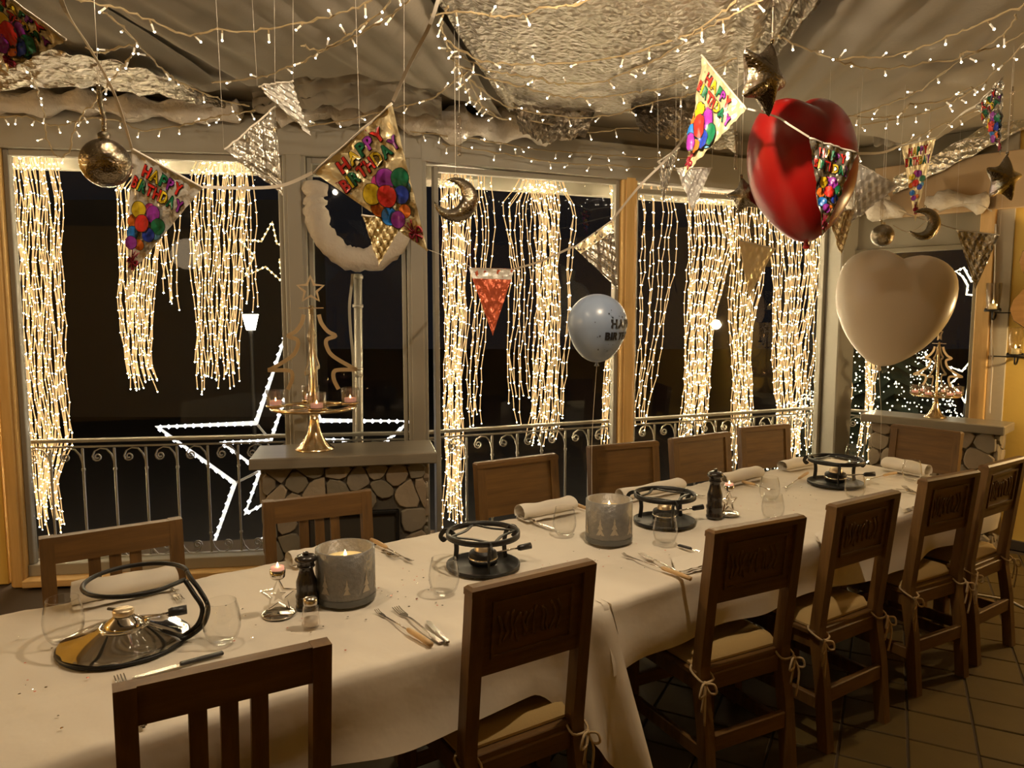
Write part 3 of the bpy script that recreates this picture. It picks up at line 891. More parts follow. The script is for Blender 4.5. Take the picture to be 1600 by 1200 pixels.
# ------------------------------------------------------------------ balcony railing
def railing(label, p0, d, s0, s1, off):
    n = Vector((-d.y, d.x, 0)); o = Vector(p0) + d * s0 + n * off
    root = thing('balcony_railing', label, 'railing', o, atan2(d.y, d.x), 'wrought balcony railings')
    L = s1 - s0
    MB().box((L / 2, 0, .845), (L, .045, .022), .004).obj('top_rail', M_steel, root)
    MB().box((L / 2, 0, .805), (L, .012, .012), .002).obj('upper_bar', M_steel, root)
    MB().box((L / 2, 0, .085), (L, .028, .022), .003).obj('bottom_rail', M_steel, root)
    mb = MB(); mb.box((0, 0, .445), (.013, .013, .70), .002); mb.box((0, 0, .66), (.02, .02, .018), .003); mb.box((0, 0, .22), (.02, .02, .018), .003)
    bal = mb.mesh('baluster', [M_steel])
    def curl(flip):
        pts = [(0, .66), (-.004, .71), (-.018, .755), (-.045, .788), (-.082, .793), (-.116, .775), (-.130, .742)]
        c = (-.102, .738)
        for i in range(1, 15):
            a = pi + i * .62; r = .028 * (1 - i / 19)
            pts.append((c[0] + r * cos(a), c[1] + r * sin(a)))
        P3 = [(-x if flip else x, 0, (.885 - z) if flip else z) for x, z in pts]
        return MB().flat(P3, .0075, .012, (0, 1, 0)).mesh('scroll', [M_steel])
    up, lo = curl(False), curl(True)
    k = int(L / .187)
    for i in range(k + 1):
        x = .12 + i * .187
        if x > L - .02: break
        b2 = link('baluster', bal, root); b2.location = (x, 0, 0)
        s = link('scroll', up, root); s.location = (x, 0, 0)
        if x < L - .14:
            s = link('scroll', lo, root); s.location = (x, 0, 0)
    return root
railing('grey scrolled railing outside the left window behind the slat-back chairs', FL0, FLd, sL(22, 690), KL - .05, .17)
railing('grey scrolled railing running past the pine post to the white column', FR0, FRd, .03, R_len + .05, .17)
railing('short grey railing between the white column and the end counter', FE0, FEd, .12, .8, .17)
mb = MB().tube([LF(559, 428, .30), LF(559, 690, .30) - ZV * .9], .028, 12)
pole = mb.obj('rain_pipe', M_steel, None, 'grey metal pipe standing outside the narrow window', 'pipe')
for y in (433, 478, 576, 586):
    MB().lathe([(.028, -.012), (.036, -.010), (.036, .010), (.028, .012)], 14, 0, Matrix.Translation(LF(559, y, .30))).obj('pipe_clamp', M_steel, pole)
MB().flat(catmull([LF(x, y, .22) for x, y in ((551, 428), (549, 450), (546, 480), (548, 520), (552, 570), (553, 690))], 5), .018, .006, FLn).obj('loose_cable', M_string, None, 'pale flat cable bulging beside the rain pipe', 'cable')

# ------------------------------------------------------------------ outside
struct(MB().box((2, 22, -.75), (90, 46, .2)), 'ground', M_night)
struct(wallbox(MB(), FL0, FLd, -1.2, KL + .4, 2.56, 2.74, .52, .58), 'trim_11', M_white)
struct(wallbox(MB(), FR0, FRd, -.1, R_len + .5, 2.52, 2.70, .52, .58), 'trim_12', M_white)
MB().box((-7.5, 17, 1.6), (6, 2, 4.8)).obj('far_house', M_house, None, 'dark house barely seen in the night behind the lit lantern', 'house')

def octa(mb, c, r, mi):
    c = Vector(c)
    v = [c + Vector(p) * r for p in ((1, 0, 0), (-1, 0, 0), (0, 1, 0), (0, -1, 0), (0, 0, 1), (0, 0, -1))]
    mb.add(v, [[0, 2, 4], [2, 1, 4], [1, 3, 4], [3, 0, 4], [2, 0, 5], [1, 2, 5], [3, 1, 5], [0, 3, 5]], mi)
def light_curtain(label, fn, rows, n, seed, step=21, off=.40, tail=10, start=0):
    rr = random.Random(seed)
    y0, y1 = rows[0][0], rows[-1][0]
    c = fn((rows[0][1] + rows[0][2]) / 2, y0, off)
    root = thing('light_curtain', label, 'light curtain', c, 0, 'hanging LED light curtains')
    def at(y, u):
        for a, b2 in zip(rows, rows[1:]):
            if y <= b2[0] or b2 is rows[-1]:
                t = (y - a[0]) / (b2[0] - a[0]); t = max(0, min(1.05, t))
                xl, xr = a[1] + (b2[1] - a[1]) * t, a[2] + (b2[2] - a[2]) * t
                return xl + (xr - xl) * u
    for i in range(n):
        u = (i + .5 + rr.uniform(-.5, .5)) / n
        dd = off + rr.uniform(-.05, .07)
        ph = rr.uniform(0, 6); am = rr.uniform(.5, 1.4)
        ye = y1 - rr.random() ** 2 * tail * 4 + rr.uniform(-1, 1) * tail
        pts = []; y = y0 + rr.uniform(-step, 0) * .6
        yb = []
        while y < ye:
            g = 0 if len(pts) == 0 else 1
            x = at(max(y, y0), u) + g * (am * 2.4 * sin(y * .035 + ph) + rr.uniform(-1.6, 1.6))
            pts.append(fn(x, y, dd) - c); y += step * rr.uniform(.92, 1.08)
        if len(pts) < 3: continue
        mb = MB(); mb.tube(pts, .0036, 3, 0)
        for p in pts[1:]:
            octa(mb, p, .0050 * rr.uniform(.75, 1.15), 1)
        mb.obj('light_strand', [M_led, M_ledb], root)
    return root
light_curtain('broad LED light curtain beside the leftmost pine post, reaching below the railing', LF, [(226, 8, 82), (300, 16, 97), (450, 20, 100), (600, 32, 105), (690, 46, 112), (745, 54, 92), (832, 58, 100)], 30, 1)
light_curtain('LED light curtain hanging behind the silver birthday pennant', LF, [(238, 236, 262), (290, 180, 256), (340, 182, 258), (470, 184, 240), (560, 194, 236), (615, 196, 256)], 25, 2)
light_curtain('few short LED strands dangling below the silver birthday pennant', LF, [(330, 240, 282), (400, 246, 280), (486, 256, 278)], 6, 22)
light_curtain('LED light curtain fanning out from one point between pennant and dark silver pennant', LF, [(236, 318, 372), (270, 300, 385), (330, 294, 388), (430, 300, 380), (540, 305, 376), (608, 304, 380)], 29, 3)
light_curtain('sparse LED strands next to the dark silver pennant', LF, [(280, 372, 398), (360, 378, 406), (488, 382, 404)], 4, 33)
light_curtain('dense column of LED strands below the crescent moon ornament', RF, [(272, 690, 728), (330, 688, 735), (450, 694, 728), (650, 694, 722), (740, 696, 722), (826, 692, 724)], 26, 4)
light_curtain('loose LED strands between the crescent moon and the red pennant', RF, [(278, 722, 768), (360, 732, 772), (460, 734, 766), (560, 728, 752), (668, 728, 752)], 7, 44, 22, .40, 6)
light_curtain('LED light curtain behind the red pennant and the right neighbour strands', RF, [(278, 822, 868), (340, 838, 874), (500, 836, 874), (640, 828, 874), (705, 818, 866)], 26, 5)
light_curtain('loose LED strands hanging beside the red pennant', RF, [(282, 815, 835), (320, 784, 830), (430, 800, 832), (560, 790, 826), (668, 800, 830)], 8, 55)
light_curtain('single LED strands left of the pale blue balloon', RF, [(284, 868, 880), (330, 890, 900), (430, 886, 894), (600, 876, 886), (664, 870, 880)], 3, 56)
light_curtain('LED light curtain just behind the pine post and the blue balloon', RF, [(290, 950, 972), (330, 955, 974), (450, 958, 976), (600, 942, 964), (712, 936, 962)], 15, 6)
light_curtain('thin LED strands to the right of the pine post', RF, [(296, 992, 1048), (340, 992, 1060), (440, 990, 1050), (560, 990, 1030), (640, 986, 1012), (678, 984, 1008)], 9, 7, 20)
light_curtain('dense LED light curtain behind the small hanging gold star', RF, [(300, 1072, 1140), (380, 1074, 1150), (500, 1070, 1116), (620, 1068, 1108), (700, 1058, 1100)], 32, 8, 18)
light_curtain('LED light curtain below the small hanging gold star', RF, [(306, 1136, 1200), (400, 1140, 1200), (520, 1140, 1176), (640, 1146, 1176), (738, 1138, 1160)], 22, 9, 18)
light_curtain('dense LED light curtain below the red heart balloon', RF, [(294, 1196, 1286), (420, 1206, 1284), (540, 1206, 1262), (640, 1212, 1256), (735, 1210, 1246)], 34, 10, 18)
light_curtain('few LED strands beside the white column', RF, [(330, 1262, 1290), (480, 1274, 1288), (600, 1262, 1282), (720, 1256, 1274)], 6, 102, 18)
light_curtain('LED light curtain behind the white heart balloon', EF, [(296, 1352, 1390), (420, 1352, 1384), (560, 1352, 1370), (640, 1350, 1366), (722, 1338, 1356)], 12, 11, 17, .30)
light_curtain('short LED strands hugging the far side of the white column', EF, [(300, 1330, 1346), (540, 1322, 1334), (640, 1316, 1326), (722, 1312, 1322)], 5, 12, 17, .30)

def rope(root, name, pts, r, mats, br, gap, closed=False, n=6):
    mb = MB(); mb.tube(pts, r, n, 0, closed)
    P = [Vector(p) for p in pts] + ([Vector(pts[0])] if closed else [])
    for a, b2 in zip(P, P[1:]):
        k = max(1, int((b2 - a).length / gap))
        for i in range(k):
            octa(mb, a.lerp(b2, (i + .5) / k) + Vector((0, -r * .8, 0)), br, 1)
    return mb.obj(name, mats, root)
SY = 6.4
st = thing('light_star', 'huge standing star of cool white rope light outside behind the stone counter', 'light', PY(445, 890, SY))
def star_pts(tips, inn): return [p for ab in zip(tips, inn) for p in ab]
TIPS = [(447, 522), (640, 658), (572, 890), (320, 890), (246, 667)]
INN = [(500, 657), (526, 756), (447, 823), (367, 755), (400, 661)]
CEN = (446, 716)
sb = st.location.copy()
outer = [PY(x, y, SY) - sb for x, y in star_pts(TIPS, INN)]
inner = [PY(CEN[0] + (x - CEN[0]) * .5, CEN[1] + (y - CEN[1]) * .5, SY + .05) - sb for x, y in star_pts(TIPS, INN)]
rope(st, 'outer_rope', outer, .024, [M_cool, M_coolb], .02, .07, True)
rope(st, 'inner_rope', inner, .020, [M_cool, M_coolb], .02, .07, True)
for i in range(1, 10, 2):
    MB().box((0, 0, 0), (.02, .02, (outer[i] - inner[i]).length), .002, 0,
             Matrix.Translation((outer[i] + inner[i]) / 2) @ (outer[i] - inner[i]).to_track_quat('Z', 'Y').to_matrix().to_4x4()).obj('frame_bar', M_steel, st)
def small_star(label, pxs, Y, mats, r, name='light_star', closed=True, gap=.05):
    pts = [PY(x, y, Y) for x, y in pxs]
    c = sum(pts, Vector()) / len(pts)
    root = thing(name, label, 'light', c, 0, 'star lights outside')
    rope(root, 'light_rope', [p - c for p in pts], r, mats, r * 1.3, gap, closed, 5)
    lowp = min(pts, key=lambda p: p.z) - c
    MB().tube([lowp, Vector((lowp.x, lowp.y + .02, -.66 - c.z))], .012, 6).obj('stand', M_lampcap, root)
def star_px(cx, cy_, R, rot=0, k=.42):
    return [(cx + (R if i % 2 == 0 else R * k) * sin(i * pi / 5 + rot), cy_ - (R if i % 2 == 0 else R * k) * cos(i * pi / 5 + rot)) for i in range(10)]
M_goldrope = glow('warm_star_rope', (1.0, .72, .30), .9); M_goldb = glow('warm_star_bulb', (1.0, .82, .45), 4)
small_star('golden light star in the dark beside the left white post', star_px(418, 396, 50, .15), 7.4, [M_goldrope, M_goldb], .010)
M_wr = glow('star_reflection_rope', (1.0, .86, .55), 3.5); M_wb = glow('star_reflection_bulb', (1.0, .9, .65), 9)  # glow for two star reflections that are built as light stars
small_star('star reflection built as lights outside the end window at the height of the white heart', [(1493, 424), (1506, 418), (1518, 440), (1534, 434), (1556, 452), (1536, 448), (1528, 462), (1510, 460), (1512, 446), (1504, 432)], 6.3, [M_wr, M_wb], .009)
small_star('star reflection built as lights just outside the end window above the end counter', [(1480, 572), (1503, 580), (1518, 562), (1520, 586), (1540, 598), (1512, 606), (1508, 630), (1498, 612), (1484, 600), (1496, 590)], 6.3, [M_wr, M_wb], .009)
lp = PY(392, 517, 9.0)
lr = thing('street_lantern', 'glowing street lantern on a thin pole beyond the left window', 'lamp', (lp.x, lp.y, -.65))
h0 = lp.z + .65
MB().lathe([(.03, 0), (.03, h0)], 8).obj('pole', M_lampcap, lr)
MB().lathe([(.055, h0 + .01), (.10, h0 + .20)], 10).obj('lantern_shade', M_lantern, lr)
MB().lathe([(.11, h0 + .20), (.12, h0 + .215), (.03, h0 + .24), (.0, h0 + .25)], 10).obj('lantern_cap', M_lampcap, lr)
# christmas tree
tc = PY(1368, 600, 9.3); tz = -.65; th = PY(1368, 415, 9.3).z - tz
tr = thing('christmas_tree', 'fir tree covered with tiny warm lights outside behind the white column', 'tree', (tc.x, tc.y, tz))
rr = random.Random(5)
MB().lathe([(.09, 0), (.06, .6), (.03, th * .9)], 8).obj('trunk', M_mid, tr)
mb = MB(); RB = 1.38
for k in range(15):
    z0 = .35 + (th - .4) * k / 15; r0 = RB * (1 - k / 15.5) ; n = 26; vs = [(0, 0, z0 + th * .13)]
    for j in range(n):
        q = r0 * (1 if j % 2 else .74) * rr.uniform(.9, 1.08)
        vs.append((q * cos(2 * pi * j / n + k), q * sin(2 * pi * j / n + k), z0 - (.10 if j % 2 else 0)))
    mb.add(vs, [[0, 1 + j, 1 + (j + 1) % n] for j in range(n)])
fo = mb.obj('fir_branches', M_fir, tr); fo['kind'] = 'stuff'
mb = MB()
for i in range(2600):
    t = 1 - sqrt(rr.random()); a = rr.uniform(0, 2 * pi); r0 = RB * (1 - t) * rr.uniform(.88, 1.06)
    octa(mb, (r0 * cos(a), r0 * sin(a), .12 + t * (th - .1)), rr.uniform(.006, .0115), 0)
lo = mb.obj('tree_bulbs', M_treel, tr); lo['kind'] = 'stuff'

# ------------------------------------------------------------------ things on the table
TZ = .7545
def tp(px, py): return PZ(px, py, TZ)
def M4(loc=(0, 0, 0), rz=0.0): return Matrix.Translation(loc) @ Matrix.Rotation(rz, 4, 'Z')

def fondue_burner(px, py, rz, label, R=.130, s=1.0):
    root = thing('fondue_burner', label, 'fondue burner', tp(px, py), rz, 'black iron fondue burners')
    MB().lathe([(0, .004), (.118, .004), (.124, .014), (R, .014), (R, .004), (.122, 0), (0, 0)], 36).obj('base_plate', M_black, root)
    mb = MB()
    mb.lathe([(.122, .110), (R, .110), (R, .128), (.122, .128), (.122, .110)], 40)
    mb.obj('pot_ring', M_black, root)
    mb = MB()
    for a in (0, pi / 2, pi, 1.5 * pi):
        p = [Vector((.122 * cos(a), .122 * sin(a), .118)), Vector((.075 * cos(a + .55), .075 * sin(a + .55), .118)), Vector((.075 * cos(a + 1.02), .075 * sin(a + 1.02), .118)), Vector((.122 * cos(a + pi / 2), .122 * sin(a + pi / 2), .118))]
        mb.flat(catmull(p, 4), .010, .005, (0, 0, 1))
    mb.obj('trivet_bars', M_black, root)
    for k in range(3):
        a = k * 2 * pi / 3 + .4
        d = Vector((cos(a), sin(a), 0)); sd = Vector((-sin(a), cos(a), 0))
        pts = [d * .105 + ZV * .010, d * .100 + ZV * .06, d * .108 + ZV * .10, d * .128 + ZV * .118, d * .150 + ZV * .112, d * .160 + ZV * .094, d * .150 + ZV * .082, d * .142 + ZV * .090]
        MB().flat(catmull(pts, 4), .016, .006, sd).obj('leg', M_black, root).data.transform(Matrix.Identity(4))
    bu = MB().lathe([(0, .012), (.046, .012), (.050, .018), (.050, .050), (.046, .056), (.030, .060), (.026, .074), (.018, .080), (0, .080)], 24).obj('spirit_burner', M_black, root)
    MB().lathe([(.0505, .026), (.052, .028), (.052, .036), (.0505, .038)], 24).obj('burner_band', M_chrome, bu)
    MB().lathe([(.031, .060), (.028, .076), (.016, .084), (0, .085)], 16).obj('burner_cap', M_goldmat, bu)
    h = MB().tube([(.048, 0, .045), (.135, 0, .052)], .0035, 6).obj('regulator_rod', M_chrome, root)
    MB().tube([(.130, 0, .0515), (.138, 0, .052), (.180, 0, .056)], [.008, .011, .012], 10).obj('knob', M_rubber, h)
    root.scale = (s, s, s)
    return root
fondue_burner(755, 885, radians(20), 'black iron fondue burner between the two frosted candle jars')
fondue_burner(1038, 816, radians(14), 'black iron fondue burner just behind the farther frosted candle jar')
fondue_burner(1305, 756, radians(-10), 'black iron fondue burner at the head of the table', .130, 1.06)

# the silver burner with its spiral pot holder
c = tp(195, 1003)
sbn = thing('fondue_burner', 'polished steel fondue burner with a tall black spiral pot holder', 'fondue burner', c, 0)
MB().lathe([(0, .006), (.10, .010), (.160, .010), (.165, .006), (.163, 0), (0, 0)], 40).obj('base_rim', M_black, sbn)
dome = MB()
def dm(u, v):
    a = u * 2 * pi; r = .160 - .100 * v
    z = .011 + .036 * v ** 1.4 + .002 * sin(a * 6) * (1 - v)
    return (r * cos(a), r * sin(a), z)
dome.grid(dm, 48, 10); dome.obj('ribbed_dome', M_chrome, sbn)
MB().lathe([(.060, .044), (.064, .050), (.058, .052), (.052, .046)], 30).obj('dome_collar', M_chrome, sbn)
bu = MB().lathe([(.050, .030), (.052, .046), (.044, .060), (.028, .072), (.024, .078), (0, .078)], 28).obj('spirit_burner', M_chrome, sbn)
MB().lathe([(.026, .078), (.027, .090), (.022, .094), (0, .094)], 18).obj('burner_cap', M_goldmat, bu)
q = lambda x, y, z: PZ(x, y, TZ + z) - c
ringz = .165
rc = q(213, 905, ringz); rr_ = .128
loop = arc(rc, rr_, radians(25), radians(325), 34)
end1 = [q(312, 922, .14), q(325, 948, .10), q(318, 975, .05), q(298, 993, .014), q(282, 1000, .008)]
end2 = [q(303, 928, .135), q(316, 950, .10), q(310, 974, .05), q(292, 990, .014), q(276, 998, .008)]
spiral = MB()
spiral.tube(catmull(end2[::-1] + [q(290, 908, .158)], 5) [:-1] + [q(290, 908, .158)], .0065, 8)
spiral.tube(catmull([loop[0]] + [q(300, 906, .158)] + end1, 6), .0065, 8)
spiral.tube(loop + [q(288, 906, .160)], .0065, 8)
spiral.obj('spiral_holder', M_black, sbn)
MB().tube([(-.03, .085, .052), (-.10, .105, .050)], .0045, 6).obj('lighter_rod', M_rubber, sbn)
h = MB().tube([(.04, .03, .055), (.10, .055, .06)], .003, 6).obj('regulator_rod', M_chrome, sbn)
MB().tube([(.096, .053, .06), (.104, .057, .06), (.140, .072, .062)], [.010, .013, .013], 12).obj('knob', M_rubber, h)

def candle_jar(px, py, label, r=.090, h=.165):
    root = thing('candle_jar', label, 'candle jar', tp(px, py), 0, 'frosted candle jars')
    MB().lathe([(0, 0), (r * .94, 0), (r, .012), (r, h), (r - .005, h + .002), (r - .010, h), (r - .010, .03), (0, .03)], 40).obj('jar_glass', M_frost, root)
    cz = h * .80
    cd = MB().lathe([(0, .031), (r * .72, .031), (r * .74, cz - .004), (r * .70, cz), (.02, cz - .006), (0, cz - .007)], 28).obj('candle', M_wax, root)
    MB().tube([(0, 0, cz - .01), (.001, 0, cz + .006)], .0015, 5).obj('wick', M_ink, cd)
    MB().lathe([(0, cz + .002), (.004, cz + .006), (.005, cz + .011), (.003, cz + .018), (0, cz + .026)], 10).obj('flame', M_flame, cd)
    rr = random.Random(int(px))
    for k in range(9):
        mb = MB()
        a = k * 2 * pi / 9 + rr.uniform(-.1, .1); hh = rr.uniform(.05, .085); ww = hh * .5; z0 = rr.uniform(.03, .04)
        vs = []; ou = [(0, hh), (-.12, hh * .7), (-.05, hh * .7), (-.28, hh * .42), (-.10, hh * .42), (-.42, hh * .12), (.42, hh * .12), (.10, hh * .42), (.28, hh * .42), (.05, hh * .7), (.12, hh * .7)]
        for x, z in ou:
            b2 = a + x * ww / r
            vs.append(((r + .0012) * cos(b2), (r + .0012) * sin(b2), z0 + z))
        mb.add(vs, [[0, 1, 2, 9, 10], [2, 3, 4, 7, 8, 9], [4, 5, 6, 7]])
        mb.obj('tree_print', M_motif, root)
    MB().lathe([(r + .0012, .006), (r + .0015, .010), (r + .0015, .020), (r + .0012, .024)], 40).obj('foot_band', M_frostband, root)
    l = lamp('candle_light', tuple(root.location + Vector((0, 0, cz + .02))), .25, (1, .55, .18), .01)
    l.parent = None
    return root
candle_jar(541, 935, 'frosted silver candle jar beside the small pepper mill', .091, .165)
candle_jar(951, 844, 'frosted silver candle jar in the middle of the table before a black fondue burner', .091, .165)

def pepper(px, py, r, h, label):
    root = thing('pepper_mill', label, 'pepper mill', tp(px, py), 0)
    s = lambda L: [(a * r, b2 * h) for a, b2 in L]
    MB().lathe(s([(0, 0), (1, 0), (1, .04), (.93, .06), (.97, .13), (.93, .16), (1, .20), (1, .24), (.88, .28), (.92, .40), (.90, .48), (.72, .58), (.60, .68), (.62, .72), (.78, .74), (.78, .76), (0, .76)]), 24).obj('mill_body', M_pepper, root)
    hd = MB().lathe(s([(0, .765), (.70, .765), (.74, .79), (.68, .81), (.95, .85), (.98, .88), (.80, .93), (.4, .95), (0, .955)]), 24).obj('mill_head', M_pepper, root)
    MB().lathe(s([(0, .95), (.2, .955), (.28, .975), (.2, .998), (0, 1.0)]), 12).obj('finial', M_pepper, hd)
pepper(480, 948, .034, .172, 'small black pepper mill beside the first frosted candle jar')
pepper(1116, 808, .036, .215, 'tall black pepper mill in the middle of the table')
root = thing('salt_shaker', 'small glass salt shaker in front of the small black pepper mill', 'salt shaker', tp(486, 978), 0)
MB().lathe([(0, 0), (.023, 0), (.026, .006), (.022, .055), (.018, .066), (.018, .07)], 18).obj('shaker_glass', M_votive, root)
MB().lathe([(.0, .004), (.020, .005), (.019, .024), (0, .026)], 14).obj('salt', M_salt, root)
MB().lathe([(.020, .066), (.020, .080), (.014, .086), (0, .088)], 18).obj('screw_cap', M_cut, root)

def star_outline(R, k=.45, z0=0.0, rot=0):
    return [Vector(((R if i % 2 == 0 else R * k) * sin(i * pi / 5 + rot), 0, z0 + (R if i % 2 == 0 else R * k) * cos(i * pi / 5 + rot))) for i in range(10)]
def star_holder(px, py, h, rz, label):
    root = thing('tealight_holder', label, 'tealight holder', tp(px, py), rz, 'metal star tealight holders')
    k = h / .15
    MB().lathe([(0, .003), (.044, .003), (.048, .006), (.05, .003), (.048, 0), (0, 0)], 28).obj('foot', M_chrome, root)
    MB().flat(star_outline(.052, .45, .058), .007, .010, (0, 1, 0), closed=True).obj('star_frame', M_chrome, root)
    MB().prism([(p.x, p.z) for p in star_outline(.022, .42, .060)], -.003, .003, 0, frame_mx(Vector((0, 0, 0)), Vector((1, 0, 0)), ZV, Vector((0, -1, 0)))).obj('inner_star', M_chrome, root)
    cup = MB().lathe([(0, .112), (.018, .112), (.022, .118), (.023, .140), (.021, .140), (.020, .122), (0, .122)], 18).obj('candle_cup', M_chrome, root)
    MB().lathe([(0, .122), (.0195, .122), (.0195, .148), (.004, .147), (0, .146)], 16).obj('tealight', M_pinkwax, cup)
    MB().lathe([(0, .146), (.003, .150), (.003, .154), (0, .162)], 8).obj('flame', M_flame, cup)
    root.scale = (k, k, k)
star_holder(436, 960, .148, radians(8), 'star-shaped tealight holder with a lit candle beside the small pepper mill')
star_holder(1138, 803, .140, radians(28), 'star-shaped tealight holder half hidden behind the tall pepper mill')

def glass_mesh():
    mb = MB()
    mb.lathe([(0, .001), (.022, .001), (.030, .004), (.040, .018), (.0465, .040), (.0475, .060), (.044, .085), (.0375, .112)], 30)
    mb.lathe([(.0365, .112), (.043, .085), (.0463, .060), (.0453, .040), (.038, .020), (.026, .009), (0, .008)], 30)
    mb.lathe([(.0375, .1115), (.0378, .1128), (.0372, .1135), (.0364, .112)], 30)
    return mb.mesh('drinking_glass', [M_cup])
gm = glass_mesh()
for px, py, s, lb in ((101, 1003, 1.08, 'stemless glass at the table edge left of the silver fondue burner'), (348, 1004, 1.04, 'stemless glass behind the black-handled knife'),
        (694, 928, 1.04, 'stemless glass in front of the first black fondue burner'), (882, 836, 1.0, 'stemless glass beside the napkin left of the farther candle jar'),
        (1039, 850, 1.0, 'stemless glass in front of the black burner behind the farther candle jar'), (1202, 782, 1.0, 'stemless glass beside the star holder, behind the tall pepper mill'),
        (1207, 812, 1.0, 'stemless glass half hidden by the panel-back chair past the cloth corner'), (1424, 752, 1.0, 'stemless glass in front of the napkin at the head of the table'),
        (1333, 722, .95, 'stemless glass on the far table corner near the white column'), (1335, 778, 1.0, 'stemless glass in front of the farthest fondue burner')):
    o = link('drinking_glass', gm, None, lb, 'glass', 'stemless drinking glasses', None, tp(px, py)); o.scale = (s,) * 3

def napkin(pa, pb, r, label, seed, fan=1.0):
    a, b2 = tp(*pa), tp(*pb); L = (b2 - a).length; d = (b2 - a).normalized()
    mb = MB()
    def fn(u, v):
        th = -.25 * pi + v * 2.35 * pi; k = 1 - .18 * v
        rr = r * k * (1 + .05 * sin(u * 5 + seed) + .03 * sin(u * 13)) * (1 - (1 - fan) * u)
        return ((u - .5) * L * (1 - .04 * sin(v * 9)), rr * 1.35 * cos(th), max(.0015, rr * .95 + rr * .95 * sin(th)))
    mb.grid(fn, 30, 36)
    mb.grid(lambda u, v: ((u - .5) * L * 1.02, -r * 1.9 + v * r * 2.2, .003 + .002 * wob(u * 6, v * 4, seed) + .002), 18, 8)
    o = mb.obj('napkin', M_napkin, None, label, 'napkin', 'rolled cloth napkins', None, (a + b2) / 2)
    o.rotation_euler = (0, 0, atan2(d.y, d.x))
napkin((112, 945), (272, 912), .036, 'rolled white napkin behind the silver fondue burner', 1)
napkin((812, 812), (892, 796), .034, 'rolled white napkin in front of the chair beside the counter corner', 2)
napkin((968, 782), (1062, 764), .030, 'rolled white napkin in front of the chair by the pine post', 3)
napkin((1128, 757), (1184, 745), .032, 'rolled white napkin behind the tall pepper mill', 4)
napkin((1222, 735), (1264, 727), .030, 'rolled white napkin left of the farthest fondue burner', 5)
napkin((1384, 731), (1450, 744), .036, 'rolled white napkin at the head of the table', 6)
napkin((452, 884), (500, 872), .026, 'white napkin partly hidden behind the first candle jar', 7)
def flat_napkin(pts, label, seed):
    P = [tp(*p) for p in pts]; c = sum(P, Vector()) / 4
    mb = MB()
    for lay in (0, 1, 2):
        mb.grid(lambda u, v: tuple((P[0].lerp(P[1], u)).lerp(P[3].lerp(P[2], u), v * (1 - .05 * lay)) - c + Vector((0, 0, .003 + .004 * lay + .003 * wob(u * 7, v * 6, seed + lay)))), 14, 12)
    mb.obj('napkin', M_napkin, None, label, 'napkin', 'flat folded napkins', None, c)
flat_napkin([(1048, 876), (1112, 862), (1122, 884), (1058, 902)], 'folded white napkin beside the fork at the chair past the cloth corner', 1)
flat_napkin([(1272, 838), (1318, 820), (1330, 838), (1290, 860)], 'folded white napkin at the table edge behind the fourth near-side chair', 2)
flat_napkin([(1400, 786), (1432, 778), (1442, 792), (1412, 802)], 'folded white napkin at the table edge behind the fifth near-side chair', 3)

def cutlery(kind, tip, end, label, handle=None, lift=.004, group='cutlery'):
    a, b2 = tp(*tip), tp(*end); L = (b2 - a).length; d = (b2 - a).normalized()
    root = thing(kind, label, kind.split('_')[-1], (a + b2) / 2 + ZV * lift, atan2(d.y, d.x), group)
    h = L / 2
    if kind in ('dinner_fork', 'fondue_fork'):
        n = 4 if kind == 'dinner_fork' else 3
        w = .024 if n == 4 else .013; tl = .045 if n == 4 else .022
        mb = MB()
        for i in range(n):
            y = (i - (n - 1) / 2) * w / (n - 1) * .86
            mb.flat([(-h, y, .006), (-h + tl * .5, y, .002), (-h + tl, y, .001)], .0026 if n == 4 else .002, .002, (0, 0, 1))
        mb.prism([(-h + tl, -w / 2), (-h + tl + .018, -w / 2.2), (-h + tl + .034, -.003), (-h + tl + .034, .003), (-h + tl + .018, w / 2.2), (-h + tl, w / 2)], -.0005, .002)
        mb.obj('tines', M_cut, root)
        if n == 4:
            MB().flat(catmull([(-h + tl + .03, 0, .001), (-h * .2, 0, .006), (h * .5, 0, .004), (h, 0, .001)], 5), .006, .003, (0, 0, 1)).box((h * .78, 0, .003), (h * .4, .015, .0035), .0012).obj('handle', M_cut, root)
        else:
            MB().tube([(-h + tl + .03, 0, .002), (h * .22, 0, .006)], .0022, 6).obj('shaft', M_cut, root)
            MB().tube([(h * .18, 0, .007), (h * .26, 0, .008), (h * .75, 0, .009), (h, 0, .008)], [.004, .0075, .0085, .0075], 10).obj('handle', handle or M_handle, root)
    elif kind == 'table_knife':
        MB().prism([(-h, -.004), (-h + .02, -.010), (h * .02, -.009), (h * .02, .007), (-h + .012, .006)], 0, .0022).obj('blade', M_cut, root)
        MB().box((h * .51, -.001, .004), (h * .98, .014, .008), .003).obj('handle', handle or M_cut, root)
    else:       # spoon
        MB().ball((-h + .025, 0, .004), .025, 12, 6, sc=(1, .62, .16)).obj('bowl', M_cut, root)
        MB().flat([(-h + .045, 0, .003), (0, 0, .007), (h, 0, .002)], .007, .003, (0, 0, 1)).obj('handle', M_cut, root)
cutlery('fondue_fork', (588, 957), (674, 1014), 'wooden-handled fondue fork before the panel-back chair by the cloth corner')
cutlery('dinner_fork', (618, 953), (690, 1008), 'steel dinner fork beside the wooden-handled fondue fork before the cloth corner chair')
cutlery('table_knife', (668, 972), (700, 1008), 'knife lying half hidden beside the steel dinner fork')
cutlery('fondue_fork', (973, 868), (1079, 910), 'wooden-handled fondue fork in front of the farther candle jar')
cutlery('dinner_fork', (1001, 868), (1062, 898), 'steel dinner fork in front of the stemless glass at the farther candle jar')
